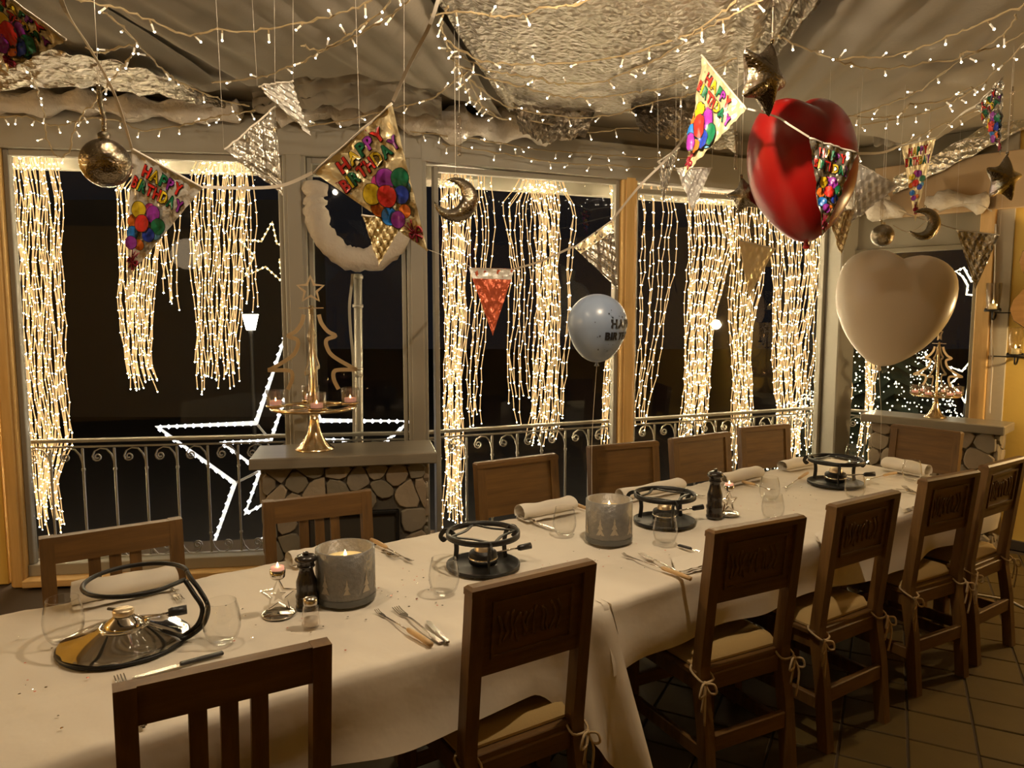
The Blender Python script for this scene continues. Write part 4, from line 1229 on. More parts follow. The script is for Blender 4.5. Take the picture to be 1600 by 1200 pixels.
cutlery('table_knife', (1100, 866), (1060, 855), 'black-handled knife behind the panel-back chair past the cloth corner', M_rubber)
cutlery('table_knife', (206, 1062), (349, 1024), 'black-handled knife in front of the silver fondue burner', M_rubber)
cutlery('dinner_fork', (186, 1060), (225, 1140), 'steel dinner fork behind the nearest slat-back chair')
cutlery('dinner_fork', (283, 942), (258, 908), 'steel fork beside the napkin behind the silver fondue burner')
cutlery('fondue_fork', (645, 880), (580, 848), 'wooden-handled fondue fork behind the first frosted candle jar')
cutlery('dinner_fork', (622, 874), (598, 862), 'steel fork crossing the fondue fork behind the first candle jar')
cutlery('table_knife', (866, 829), (806, 806), 'steel knife in front of the napkin near the counter corner chair')
cutlery('fondue_fork', (955, 812), (893, 790), 'wooden-handled fondue fork leaning behind the farther candle jar')
cutlery('dinner_fork', (1100, 778), (1060, 768), 'steel fork beside the napkin behind the black burner')
cutlery('fondue_fork', (1210, 768), (1160, 756), 'fondue fork beside the napkin behind the tall pepper mill')
cutlery('fondue_fork', (1225, 765), (1262, 742), 'fondue fork lying left of the farthest fondue burner')
cutlery('fondue_fork', (1350, 752), (1400, 742), 'fondue fork pointing from the farthest burner to the head napkin')
cutlery('table_spoon', (1432, 772), (1400, 766), 'spoon on the tablecloth behind the fifth near-side chair')
cutlery('dinner_fork', (1412, 762), (1440, 778), 'fork on the tablecloth in front of the head glass')
rr = random.Random(9); mb = MB()
for cx, cy_, sx, sy, n in ((655, 925, 45, 22, 34), (1060, 880, 60, 14, 12), (330, 950, 60, 40, 9), (60, 1060, 60, 50, 14), (900, 870, 60, 24, 18), (1240, 790, 60, 22, 22), (520, 985, 60, 14, 10), (1180, 780, 70, 20, 14)):
    for _ in range(n):
        p = tp(cx + rr.gauss(0, sx), cy_ + rr.gauss(0, sy)); do_, oo = p.dot(EV), p.dot(NV)
        if not (O_F + .05 < oo < O_N - .04): continue
        r = rr.uniform(.0022, .0042); a = rr.uniform(0, 6)
        mb.add([p + Vector((r * cos(a + k * pi / 3), r * sin(a + k * pi / 3), .0022 + rr.uniform(0, .001))) for k in range(6)], [[0, 1, 2, 3, 4, 5]], rr.choice((0, 1, 2)))
mb.obj('confetti', [M_darkflag, M_redflag, M_chrome], None, 'tiny metallic confetti scattered over the white tablecloths', 'confetti', kind='stuff')

# ------------------------------------------------------------------ gold tree candelabra
def votive(parent, p, r=.030, h=.052, lit=True):
    g = MB().lathe([(0, 0), (r * .9, 0), (r, .006), (r * 1.02, h), (r * .96, h), (r * .92, .008), (0, .007)], 18).obj('glass_cup', M_votive, parent, loc=p)
    MB().lathe([(0, .008), (r * .62, .008), (r * .62, .024), (r * .5, .025), (0, .022)], 14).obj('tealight', M_pinkwax, g)
    return g
def candelabrum(loc, h, rz, label, ncup):
    root = thing('tree_candelabrum', label, 'candle holder', loc, rz, 'gold tree candelabra')
    k = h / .94
    root.scale = (k, k, k)
    MB().lathe([(0, 0), (.105, 0), (.106, .006), (.090, .018), (.058, .055), (.036, .10), (.024, .16), (.018, .21), (0, .21)], 32).obj('trumpet_foot', M_gold, root)
    MB().lathe([(.013, .20), (.013, .78), (.0, .785)], 12).obj('stem', M_gold, root)
    ring = MB().lathe([(.195, .222), (.225, .222), (.232, .232), (.225, .240), (.195, .240), (.190, .232), (.195, .222)], 44)
    for i in range(4):
        a = i * pi / 2 + pi / 4
        ring.tube([(0, 0, .228), (.2 * cos(a), .2 * sin(a), .230)], .006, 6)
    ring.obj('candle_ring', M_gold, root)
    for i in range(ncup):
        a = i * 2 * pi / ncup + pi / ncup - .55
        p = Vector((.197 * cos(a), .197 * sin(a), .241))
        pan = MB().lathe([(0, 0), (.045, 0), (.052, .010), (.048, .012), (.04, .004), (0, .004)], 18).obj('candle_pan', M_gold, root, loc=p)
        g = MB().lathe([(0, .005), (.044, .005), (.048, .012), (.050, .092), (.047, .092), (.044, .014), (0, .013)], 18).obj('glass_cup', M_votive, root, loc=p)
        t = MB().lathe([(0, .014), (.032, .014), (.032, .036), (.025, .037), (0, .034)], 14).obj('tealight', M_pinkwax, root, loc=p)
        MB().lathe([(0, .033), (.004, .037), (.004, .042), (0, .054)], 8).obj('flame', M_flame, t)
    prof = [(.040, .735), (.052, .69), (.085, .645), (.125, .620), (.078, .600), (.078, .560), (.11, .51), (.21, .448), (.23, .437), (.135, .435), (.110, .420), (.112, .38), (.135, .33)]
    for i in range(4):
        a = i * pi / 2
        d = Vector((cos(a), sin(a), 0)); nn = Vector((-sin(a), cos(a), 0))
        MB().flat(catmull([d * x + ZV * z for x, z in prof], 5), .021, .006, nn).obj('tree_branch', M_goldmat, root)
    MB().box((0, 0, .770), (.13, .012, .006), .002).box((0, 0, .768), (.012, .13, .006), .002).obj('cross_bar', M_goldmat, root)
    MB().flat(star_outline(.072, .45, .868), .014, .012, (0, 1, 0), closed=True).obj('top_star', M_goldmat, root)
candelabrum(PZ(492, 702, CT), .935, radians(6), 'tall gold tree-shaped candle holder with a star on the counter between white posts', 4)
candelabrum(PZ(1461, 652, CT), .64, radians(40), 'gold tree-shaped candle holder with tealights on the end counter', 6)

# ------------------------------------------------------------------ pennants
GLY = {}
def glyph(ch):
    if ch not in GLY:
        cu = bpy.data.curves.new('glyph', 'FONT'); cu.body = ch; cu.size = 1; cu.resolution_u = 2; cu.offset = .028
        o = bpy.data.objects.new('glyph', cu); COL.objects.link(o)
        dg = bpy.context.evaluated_depsgraph_get()
        me = bpy.data.meshes.new_from_object(o.evaluated_get(dg))
        GLY[ch] = ([tuple(v.co) for v in me.vertices], [list(p.vertices) for p in me.polygons])
        xs = [v[0] for v in GLY[ch][0]] or [0, .3]
        GLY[ch] += (min(xs), max(xs))
        bpy.data.objects.remove(o); bpy.data.curves.remove(cu); bpy.data.meshes.remove(me)
    return GLY[ch]
def lay_text(root, text, x0, x1, y, h, fn, mats, bold=.0, outline=None):
    """lay TEXT between x0 and x1 on the baseline y, letters h high; fn(x, y) gives the point in space"""
    ws = [glyph(c)[3] - glyph(c)[2] for c in text]
    gap = .10; tot = sum(ws) + gap * (len(text) - 1); k = (x1 - x0) / tot; x = x0; ky = h / .70
    for c, w, i in zip(text, ws, range(len(text))):
        vs, fs, mn, mxx = glyph(c)
        mb = MB()
        for dx in ((0, bold) if bold else (0,)):
            mb.add([fn(x + (v[0] - mn) * k + dx * k, y - v[1] * ky, dx) for v in vs], fs)
        if outline:
            for ox, oy in ((-.008, 0), (.011, 0), (0, -.007), (0, .008), (.009, .007), (-.007, -.006)):
                mb.add([fn(x + (v[0] - mn) * k + ox, y - v[1] * ky + oy, -.8) for v in vs], fs, 1)
        mb.obj('letter', [mats[i % len(mats)], outline] if outline else mats[i % len(mats)], root)
        x += (w + gap) * k
PK = list(PRINT)
def pennant(TL, TR, tip, Ys, m, label, printed=False, amp=.006, seed=0, band=None, cord=False, name='pennant'):
    A, B, C = PY(*TL, Ys[0]), PY(*TR, Ys[1]), PY(*tip, Ys[2])
    org = (A + B) / 2
    ux, uy = B - A, C - org; w = ux.length; hh = uy.length
    nr = ux.cross(uy).normalized()
    if nr.dot(Vector((0, 0, H)) - org) < 0: nr = -nr
    def S(x, y, lift=0.0):
        """x in half-widths -0.5..0.5, y 0..1 from the hem to the tip"""
        return ux * x + uy * y + nr * (amp * wob(x * 5 + seed, y * 6, seed) + amp * .5 * wob(x * 14, y * 12 + seed, 2) + lift)
    root = thing(name, label, 'pennant', org, 0, 'foil pennants')
    mb = MB(); N = 40
    rows = []
    for j in range(N + 1):
        y = j / N; k = max(.012, 1 - y)
        rows.append([S((i / N - .5) * k, y) for i in range(N + 1)])
    vs = [p for r in rows for p in r]
    mb.add(vs, [[j * (N + 1) + i, j * (N + 1) + i + 1, (j + 1) * (N + 1) + i + 1, (j + 1) * (N + 1) + i] for j in range(N) for i in range(N)], 0, True)
    mb.obj('foil_sheet', m, root)
    MB().tube([S(-.5 + i / 12, .012, .002) for i in range(13)], .0035, 6).obj('hem', M_string, root)
    if printed:
        L = .0040
        PM = lambda *ks: [PRINT[k] for k in ks]
        f = lambda x, y, e2=0: S(x, y, L + e2 * .002)
        lay_text(root, 'HAPPY', -.27, .27, .165, .092, f, PM('red', 'yellow', 'green', 'purple', 'red'), .03, PRINT['black'])
        lay_text(root, 'BIRTHDAY', -.345, .345, .288, .092, f, PM('red', 'yellow', 'green', 'red', 'red', 'yellow', 'green', 'purple'), .03, PRINT['black'])
        asp = w / hh
        def disc(x, y, r, key, z, nm='printed_balloon'):
            d = MB(); n = 18
            for kx, ky, zz, mi in ((1.08, 1.22, z, 1), (1, 1.14, z + .0008, 0)):
                vs = [S(x, y, zz)]; fs = []
                for q in (1, 2, 3):
                    vs += [S(x + r * kx * q / 3 * cos(2 * pi * i / n), y + r * ky * asp * q / 3 * sin(2 * pi * i / n), zz) for i in range(n)]
                for i in range(n):
                    j = (i + 1) % n; fs.append([0, 1 + i, 1 + j])
                    for q in (0, 1): fs.append([1 + q * n + i, 1 + (q + 1) * n + i, 1 + (q + 1) * n + j, 1 + q * n + j])
                d.add(vs, fs, mi, True)
            d.obj(nm, [PRINT[key], PRINT['black']], root)
        for k, (x, y, r, key) in enumerate([(-.03, .385, .065, 'pink'), (.15, .545, .06, 'sky'), (-.155, .535, .075, 'orange'), (-.12, .63, .075, 'azure'), (.045, .405, .09, 'purple'), (-.14, .43, .088, 'yellow'),
                                            (.165, .475, .085, 'green'), (.09, .575, .075, 'blue'), (.03, .685, .058, 'orange'), (-.03, .515, .092, 'red'), (-.065, .70, .07, 'purple')]):
            disc(x, y, r, key, .0022 + .0016 * k)
        mb = MB()
        for x in (-.05, -.01, .03):
            mb.tube([S(x, .75, .003), S(x * .4 - .01, .80, .003), S(-.005, .85, .003)], .0018, 4)
        for sx in (-1, 1):
            mb.tube(catmull([S(-.005, .85, .004), S(sx * .05, .825, .004), S(sx * .055, .865, .004), S(-.005, .85, .004), S(sx * .03, .91, .004)], 4), .0035, 4)
        mb.obj('printed_bow', PRINT['maroon'], root)
        mb = MB(); rr = random.Random(seed + 3)
        for _ in range(46):
            y = rr.uniform(.04, .9); k = (1 - y) * .47; x = rr.uniform(-k, k)
            if abs(x) < .30 * (1 - y * .2) and .07 < y < .78: continue
            a = rr.uniform(0, 3); s1 = .016
            mb.add([S(x + s1 * cos(a), y + s1 * .7 * sin(a), .003), S(x + .006 * sin(a), y - .005 * cos(a), .003), S(x - s1 * cos(a), y - s1 * .7 * sin(a), .003), S(x - .006 * sin(a), y + .005 * cos(a), .003)], [[0, 1, 2, 3]], rr.choice((0, 1)))
        o = mb.obj('printed_confetti', [PRINT['black'], PRINT['maroon']], root); o['kind'] = 'stuff'
    if band:
        mb = MB(); mb.grid(lambda u, v: tuple(S((u - .5) * (1 - (.02 + .14 * v)), .02 + .14 * v, .002)), 10, 3)
        mb.obj('hem_band', band, root)
    if cord:      # threads that hold the two top corners
        for p, s in ((A, -1), (B, 1)):
            top = Vector((p.x + .01 * s, p.y, CZ - .03)) - org
            MB().tube([p - org, top], .0006, 4).obj('thread', M_string, root)
    return root
pennant((-34, -40), (104, 62), (12, 112), (1.75, 1.75, 1.72), M_goldflag, 'birthday pennant with printed balloons cut off at the top left corner', True, .007, 1)
pennant((206, 230), (318, 292), (198, 436), (2.3, 2.3, 2.3), M_silverflag, 'silver birthday pennant with printed balloons beside the mirror ball', True, .0045, 2)
pennant((488, 268), (612, 160), (668, 392), (2.2, 2.2, 2.15), M_goldflag, 'large gold birthday pennant with printed balloons in front of the cotton wool loop', True, .0055, 3)
pennant((1098, 86), (1166, 168), (1068, 276), (2.9, 2.65, 2.75), M_goldflag, 'twisted birthday pennant with printed balloons beside the big gold star', True, .008, 4)
pennant((1264, 214), (1340, 238), (1286, 372), (2.60, 2.62, 2.60), M_darkflag, 'dark birthday pennant lying against the red heart balloon', True, .008, 5)
pennant((1408, 226), (1463, 214), (1430, 346), (4.3, 4.2, 4.3), M_goldflag, 'small birthday pennant above the crescent by the end window', True, .006, 6)
pennant((1524, 166), (1566, 120), (1566, 242), (3.7, 3.5, 3.6), M_darkflag, 'small twisted birthday pennant above the gold star by the ochre wall', True, .010, 7)
pennant((350, 234), (430, 166), (442, 304), (2.6, 2.7, 2.65), M_darkflag, 'plain dark silver pennant between the two birthday pennants', False, .010, 8, cord=True)
pennant((402, 134), (458, 126), (486, 212), (2.7, 2.65, 2.65), M_silverflag, 'pale crumpled pennant above the white post left of the gold pennant', False, .014, 9, cord=True)
pennant((566, 336), (632, 342), (592, 416), (2.5, 2.5, 2.5), M_goldflag, 'crumpled clear pennant at the bottom of the cotton wool loop', False, .016, 10, cord=True)
pennant((1028, 252), (1062, 230), (1036, 318), (3.4, 3.4, 3.4), M_darkflag, 'narrow dark gold pennant left of the twisted birthday pennant', False, .010, 11, cord=True)
pennant((1056, 262), (1112, 262), (1082, 330), (3.5, 3.5, 3.5), M_silverflag, 'small silver pennant under the tip of the twisted birthday pennant', False, .012, 12, cord=True)
pennant((1338, 252), (1404, 290), (1330, 348), (3.9, 3.8, 3.9), M_silverflag, 'crinkled crystal-like pennant right of the red heart balloon', False, .018, 13, cord=True)
pennant((1494, 358), (1562, 366), (1524, 452), (4.4, 4.3, 4.4), M_darkflag, 'plain smoky pennant in front of the end window and pine post', False, .005, 14, cord=True)
pennant((1292, 332), (1336, 326), (1314, 400), (3.6, 3.6, 3.6), M_goldflag, 'small gold pennant below the tip of the dark birthday pennant', False, .012, 15, cord=True)
pennant((1154, 374), (1212, 388), (1170, 464), (4.2, 4.2, 4.2), M_goldflag, 'plain gold pennant hanging before the light curtain below the red heart', False, .005, 16, cord=True)
pennant((896, 386), (958, 342), (966, 452), (3.6, 3.6, 3.6), M_darkflag, 'dark pennant with a gold hem above the pale blue balloon', False, .008, 17, M_goldflag)
pennant((732, 418), (804, 420), (770, 524), (4.1, 4.1, 4.1), M_redflag, 'red mirror foil pennant between the light curtains', False, .005, 18, M_silverflag)
def ribbon(pts, label, w=.010, name='bunting_ribbon', m=None, group='bunting ribbons'):
    P = [PY(x, y, Y) for x, y, Y in pts]
    mb = MB(); C_ = catmull(P, 6); loops = []
    for i, p in enumerate(C_):
        a = C_[max(i - 1, 0)]; b2 = C_[min(i + 1, len(C_) - 1)]
        t = (b2 - a).normalized(); sd = t.cross(Vector((0, 1, 0))).normalized(); nn = t.cross(sd)
        ang = i * .12; s2 = sd * cos(ang * .2) + nn * sin(ang * .2); n2 = t.cross(s2)
        loops.append([p + s2 * w / 2 + n2 * .0006, p - s2 * w / 2 + n2 * .0006, p - s2 * w / 2 - n2 * .0006, p + s2 * w / 2 - n2 * .0006])
    mb.loft(loops)
    mb.obj(name, m or M_string, None, label, 'ribbon', group)
ribbon([(614, 158, 2.2), (640, 100, 2.15), (672, 38, 2.1), (690, -20, 2.1)], 'white ribbon rising from the large gold pennant to the ceiling')
ribbon([(488, 270, 2.2), (440, 290, 2.25), (380, 294, 2.3), (318, 292, 2.3)], 'white ribbon between the silver and the large gold pennant')
ribbon([(206, 232, 2.3), (180, 150, 2.1), (140, 75, 1.9), (104, 20, 1.75), (90, -20, 1.7)], 'white ribbon from the corner pennant down to the silver pennant')
ribbon([(668, 390, 2.2), (690, 398, 2.6), (734, 416, 4.1)], 'white ribbon from the large gold pennant to the red pennant')
ribbon([(804, 420, 4.1), (845, 408, 3.8), (896, 385, 3.6)], 'white ribbon between the red pennant and the gold-hemmed dark pennant')
ribbon([(958, 342, 3.6), (1000, 290, 3.4), (1045, 245, 3.3), (1098, 180, 2.9)], 'white ribbon rising past the pine post to the twisted pennant')
ribbon([(1168, 170, 2.65), (1212, 182, 2.62), (1235, 196, 2.60), (1264, 214, 2.60)], 'white ribbon lying over the red heart balloon', .006)
ribbon([(1340, 240, 2.62), (1380, 238, 3.5), (1408, 227, 4.3)], 'white ribbon from the dark pennant to the small pennant near the end window')
ribbon([(1463, 214, 4.2), (1500, 180, 3.9), (1524, 166, 3.7)], 'white ribbon between the two small pennants on the far side')
ribbon([(1395, 352, 4.3), (1425, 362, 4.3), (1470, 330, 4.3), (1520, 318, 4.3), (1550, 330, 4.3)], 'white ribbon sagging across the end window', .006)
ribbon([(1404, 330, 4.4), (1450, 345, 4.4), (1494, 358, 4.4)], 'white ribbon holding the smoky pennant', .006)

# wide foil ribbon running up along the end wall header
mb = MB().grid(lambda u, v: tuple(EF(1395 + 215 * u, 305 - 108 * u - 26 * v - 14 * v * u, -.10) + Vector((0, 0, .006 * sin(u * 30 + v)))), 40, 4)
mb.obj('foil_ribbon', M_tapefoil, None, 'broad silver foil ribbon slanting up the wall above the end window', 'ribbon')

# ------------------------------------------------------------------ balloons
def balloon_string(root, p, q, sag=.0):
    MB().tube(catmull([p, p.lerp(q, .5) + Vector((sag, 0, 0)), q], 8), .0011, 4).obj('string', M_string, root)
def heart(px, py, Y, w, h, m, label, rot, thick=.62):
    c = PY(px, py, Y); root = thing('heart_balloon', label, 'balloon', c, 0, 'big heart balloons')
    n = 56; rings = 18; out = []
    side_ = [(0, .445), (.07, .475), (.17, .50), (.29, .485), (.40, .43), (.475, .33), (.50, .19), (.485, .03), (.43, -.12), (.345, -.26), (.24, -.375), (.13, -.46), (.05, -.495), (0, -.50)]
    half = [catmull([Vector((x, z, 0)) for x, z in side_], 8)[int(i * (len(side_) - 1) * 8 / (n // 2))] for i in range(n // 2 + 1)]
    out = [(p.x, p.y) for p in half] + [(-p.x, p.y) for p in half[-2:0:-1]]
    mb = MB()
    def P(i, s, side):
        x, z = out[i]; t = 2 * pi * i / n; k = min(1, s ** 2.2)
        x, z = x * k + .5 * sin(t) * (1 - k), z * k + .48 * cos(t) * (1 - k)
        return (x * s * w, side * sqrt(max(0, 1 - s ** 2.3)) * w * thick * .5 * (1 - .18 * (z * s < -.2) * (-.2 - z * s) / .3), z * s * h)
    vs = []
    for side in (-1, 1):
        for k in range(1, rings + 1):
            s = sin(k / rings * pi / 2)
            if side == 1 and k == rings: continue
            vs += [P(i, s, side) for i in range(n)]
    c0, c1 = len(vs), len(vs) + 1
    vs += [P(0, 0, -1), P(0, 0, 1)]
    fs = []; R1 = rings
    idx = lambda side, k, i: (k - 1) * n + i % n if side < 0 or k == rings else rings * n + (k - 1) * n + i % n
    for side in (-1, 1):
        for i in range(n):
            f = [c0 if side < 0 else c1, idx(side, 1, i), idx(side, 1, i + 1)]
            fs.append(f if side > 0 else f[::-1])
            for k in range(1, rings):
                f = [idx(side, k, i), idx(side, k + 1, i), idx(side, k + 1, i + 1), idx(side, k, i + 1)]
                fs.append(f if side > 0 else f[::-1])
    mx = Matrix.Rotation(rot[2], 4, 'Z') @ Matrix.Rotation(rot[0], 4, 'X') @ Matrix.Rotation(rot[1], 4, 'Y')
    mb.add(vs, fs, 0, True, mx)
    mb.obj('latex_skin', m, root)
    b2 = mx @ Vector((0, 0, min(o[1] for o in out) * h))
    dn = (mx.to_3x3() @ Vector((0, 0, -1))).normalized()
    kn = MB().lathe([(.030, .028), (.020, .012), (.010, 0), (.008, -.006), (.012, -.012), (.015, -.02), (.010, -.026), (0, -.027)], 14, 0, Matrix.Translation(b2) @ dn.to_track_quat('-Z', 'Y').to_matrix().to_4x4())
    kn.obj('knot', m, root)
    return root, b2
rh, b2 = heart(1254, 268, 2.95, .44, .545, M_red, 'big red heart balloon hanging under the ceiling', (0, radians(-7), radians(26)), .80)
MB().tube([b2 + Vector((0, 0, -.02)), b2 + Vector((.02, .05, -.12)), b2 + Vector((.0, .08, -.3))], .001, 4).obj('string', M_string, rh)
wh, b2 = heart(1393, 484, 3.75, .555, .575, M_wlatex, 'big ivory heart balloon floating before the white column and end window', (0, radians(9), radians(-14)), .62)
balloon_string(wh, b2 + Vector((0, 0, -.02)), tp(1375, 716) - wh.location, .01)
c = PY(933, 513, 3.1)
bl = thing('round_balloon', 'pale blue balloon with black birthday print floating over the table', 'balloon', c, 0)
RB_ = .125
def bsurf(a, t, lift=0.0):
    """a: angle round the axis seen from above, t: 0 top .. 1 bottom"""
    th = t * pi; r = sin(th) * RB_ * (1 - .10 * max(0, t - .5) * 2); z = cos(th) * RB_ * (1.0 if t < .5 else 1.30 + .05 * sin(t * pi))
    r += lift; return Vector((r * sin(a), -r * cos(a), z + .018))
prof = []
for i in range(29):
    t = i / 28; th = t * pi
    r = sin(th) * RB_; z = cos(th) * RB_
    if t > .5: z = z * 1.28; r = r * (1 - .16 * (t - .5) * 2 * sin(th))
    prof.append((max(r, 0.0), z + .018))
prof[0] = (0, prof[0][1]); prof[-1] = (0.006, prof[-1][1])
MB().lathe(prof[::-1], 36).obj('latex_skin', M_blue, bl)
zb = prof[-1][1]
MB().lathe([(0, zb - .018), (.011, zb - .016), (.007, zb - .007), (.006, zb), (.014, zb + .012)], 12).obj('knot', M_blue, bl)
def prr(z):
    z -= .018
    t = math.acos(max(-1, min(1, z / RB_ if z > 0 else z / (1.28 * RB_)))) / pi; th = t * pi
    r = sin(th) * RB_
    if t > .5: r *= (1 - .16 * (t - .5) * 2 * sin(th))
    return r
def bprint(x, y, e2=0.0):
    """arc length x from the printed centre, height y -> point on the skin"""
    z = -y; r = prr(z) + .0012 + e2 * .01; a = radians(55) + x / max(.03, prr(.018)) + radians(atan2(c.x, c.y) * -57.3)
    return Vector((r * sin(a), -r * cos(a), z))
lay_text(bl, 'HAPPY', -.062, .095, -.004, .034, bprint, [M_ink], .07)
lay_text(bl, 'BIRTHDAY', -.085, .14, .044, .030, bprint, [M_ink], .07)
mb = MB()
rr = random.Random(4)
for _ in range(40):
    x, y = rr.uniform(-.13, .13), rr.uniform(-.08, .10)
    if -.04 < y < .05 and -.095 < x: continue
    s = rr.choice((.0022, .0022, .003, .0055))
    mb.add([bprint(x + s * (1 if k % 2 else .45) * cos(k * pi / 5), y + s * (1 if k % 2 else .45) * sin(k * pi / 5)) for k in range(10)], [list(range(10))])
so = mb.obj('printed_stars', M_ink, bl); so['kind'] = 'stuff'
balloon_string(bl, Vector((0, 0, zb - .016)), tp(925, 792) - c, -.01)

# ------------------------------------------------------------------ hanging ornaments
def cord_to_ceiling(root, p, z1=CZ - .02, r=.0012):
    MB().tube([p, Vector((p.x, p.y, z1 - root.location.z))], r, 4).obj('cord', M_string, root)
c = PY(165, 255, 2.1)
ob = thing('mirror_ball', 'smoky mirror ball ornament hanging at the upper left beside the silver pennant', 'ornament', c, 0)
MB().ball((0, 0, 0), .066, 28, 16).obj('ball', M_orn, ob)
cp_ = MB().lathe([(.016, .062), (.017, .078), (.010, .084), (0, .084)], 14).obj('cap', M_orn, ob)
MB().tube(catmull([(0, 0, .08), (.002, 0, .12), (-.006, 0, .16), (-.008, 0, .21)], 4), .007, 8).obj('foil_hanger', M_orn, ob)
cord_to_ceiling(ob, Vector((-.008, 0, .21)))
def crescent(px, py, Y, R, label, rot):
    c = PY(px, py, Y); root = thing('crescent_moon', label, 'ornament', c, 0, 'hanging moon ornaments')
    n = 26; loops = []
    for i in range(n + 1):
        t = i / n; a = radians(35) + t * radians(290); k = sin(pi * t)
        rr = R * .40 * k ** .8 + .0015; ctr = Vector((cos(a), 0, sin(a))) * (R - rr * .9)
        d = Vector((cos(a), 0, sin(a)))
        loops.append([ctr + d * rr * cos(2 * pi * j / 10) + Vector((0, 1, 0)) * rr * .75 * sin(2 * pi * j / 10) for j in range(10)])
    MB().loft(loops, 0, True, Matrix.Rotation(rot, 4, 'Y')).obj('moon', M_orn, root)
    MB().tube(arc((0, 0, R * 1.05), .008, 0, 2 * pi, 10, (1, 0, 0), (0, 0, 1)), .0016, 5).obj('ring', M_orn, root)
    cord_to_ceiling(root, Vector((0, 0, R * 1.08)))
crescent(712, 312, 3.2, .092, 'gold crescent moon ornament before the dense light column', radians(-150))
crescent(1444, 350, 4.2, .088, 'glittering crescent ornament hanging below the small birthday pennant', radians(-170))
def puffy_star(px, py, Y, R, label, rot, tilt=0.0, hang=True):
    c = PY(px, py, Y); root = thing('star_ornament', label, 'ornament', c, 0, 'hanging star ornaments')
    mb = MB(); o = star_outline(R * 1.06, .50)
    vs = [p for p in o] + [Vector((0, -R * .30, 0)), Vector((0, R * .30, 0))]
    mid = [p * .55 + Vector((0, -R * .30, 0)) for p in o]; mid2 = [p * .55 + Vector((0, R * .30, 0)) for p in o]
    vs = o + mid + mid2 + [Vector((0, -R * .42, 0)), Vector((0, R * .42, 0))]
    fs = []
    for i in range(10):
        j = (i + 1) % 10
        fs += [[i, j, 10 + j, 10 + i], [10 + i, 10 + j, 30], [j, i, 20 + i, 20 + j], [20 + j, 20 + i, 31]]
    mx = Matrix.Rotation(rot, 4, 'Z') @ Matrix.Rotation(tilt, 4, 'Y')
    mb.add(vs, fs, 0, False, mx); me = mb.mesh('star_body', [M_orn])
    ob = link('star_body', me, root)
    cr = me.attributes.new('crease_edge', 'FLOAT', 'EDGE')
    for e in me.edges:
        a, b2 = e.vertices
        cr.data[e.index].value = .5 if max(a, b2) < 10 else (.32 if min(a, b2) < 10 else .15)
    bv = ob.modifiers.new('soft', 'SUBSURF'); bv.levels = 2; bv.render_levels = 2
    tp_ = mx @ Vector((0, 0, R))
    MB().lathe([(0, -.012), (.006, -.010), (.006, .006), (0, .008)], 8, 0, Matrix.Translation(tp_)).obj('cap', M_orn, root)
    if hang: cord_to_ceiling(root, tp_)
    return root
puffy_star(1192, 122, 2.55, .135, 'big smoky gold star ornament touching the red heart balloon', radians(35), radians(18))
puffy_star(1164, 306, 3.1, .082, 'small gold star ornament in front of the light curtains', radians(-30), radians(-12))
puffy_star(1568, 280, 3.3, .112, 'dark gold star ornament near the ochre wall', radians(15), radians(6))
c = PY(1379, 368, 4.2)
ob = thing('glass_ball', 'small clear gold ball ornament above the ivory heart balloon', 'ornament', c, 0)
MB().ball((0, 0, 0), .062, 20, 12).obj('ball', M_orn, ob)
MB().lathe([(.012, .058), (.012, .072), (0, .074)], 12).obj('cap', M_gold, ob)
cord_to_ceiling(ob, Vector((0, 0, .072)), CZ - .1)
def icicle(px, y0, y1, Y, label):
    a, b2 = PY(px, y0, Y), PY(px + 1, y1, Y)
    root = thing('glass_icicle', label, 'ornament', b2, 0, 'clear glass icicles')
    L = (a - b2).length
    MB().lathe([(0, 0), (.006, .004), (.008, .02), (.007, L - .012), (.004, L), (0, L)], 10).obj('glass_rod', M_votive, root)
    MB().lathe([(.005, L - .004), (.005, L + .012), (0, L + .014)], 8).obj('cap', M_chrome, root)
    MB().ball((0, 0, -.004), .007, 8, 5).obj('tip_bead', M_chrome, root)
    cord_to_ceiling(root, Vector((0, 0, L + .01)))
icicle(717, 182, 240, 3.1, 'clear glass icicle hanging above the crescent moon')
icicle(1206, 8, 60, 2.5, 'clear glass icicle beside the top of the big gold star')
icicle(1148, 210, 262, 3.3, 'clear glass icicle hanging under the twisted pennant')
icicle(1577, 140, 205, 3.4, 'clear glass icicle hanging by the small twisted pennant')
icicle(1376, 312, 344, 4.2, 'short glass icicle above the small clear ball')

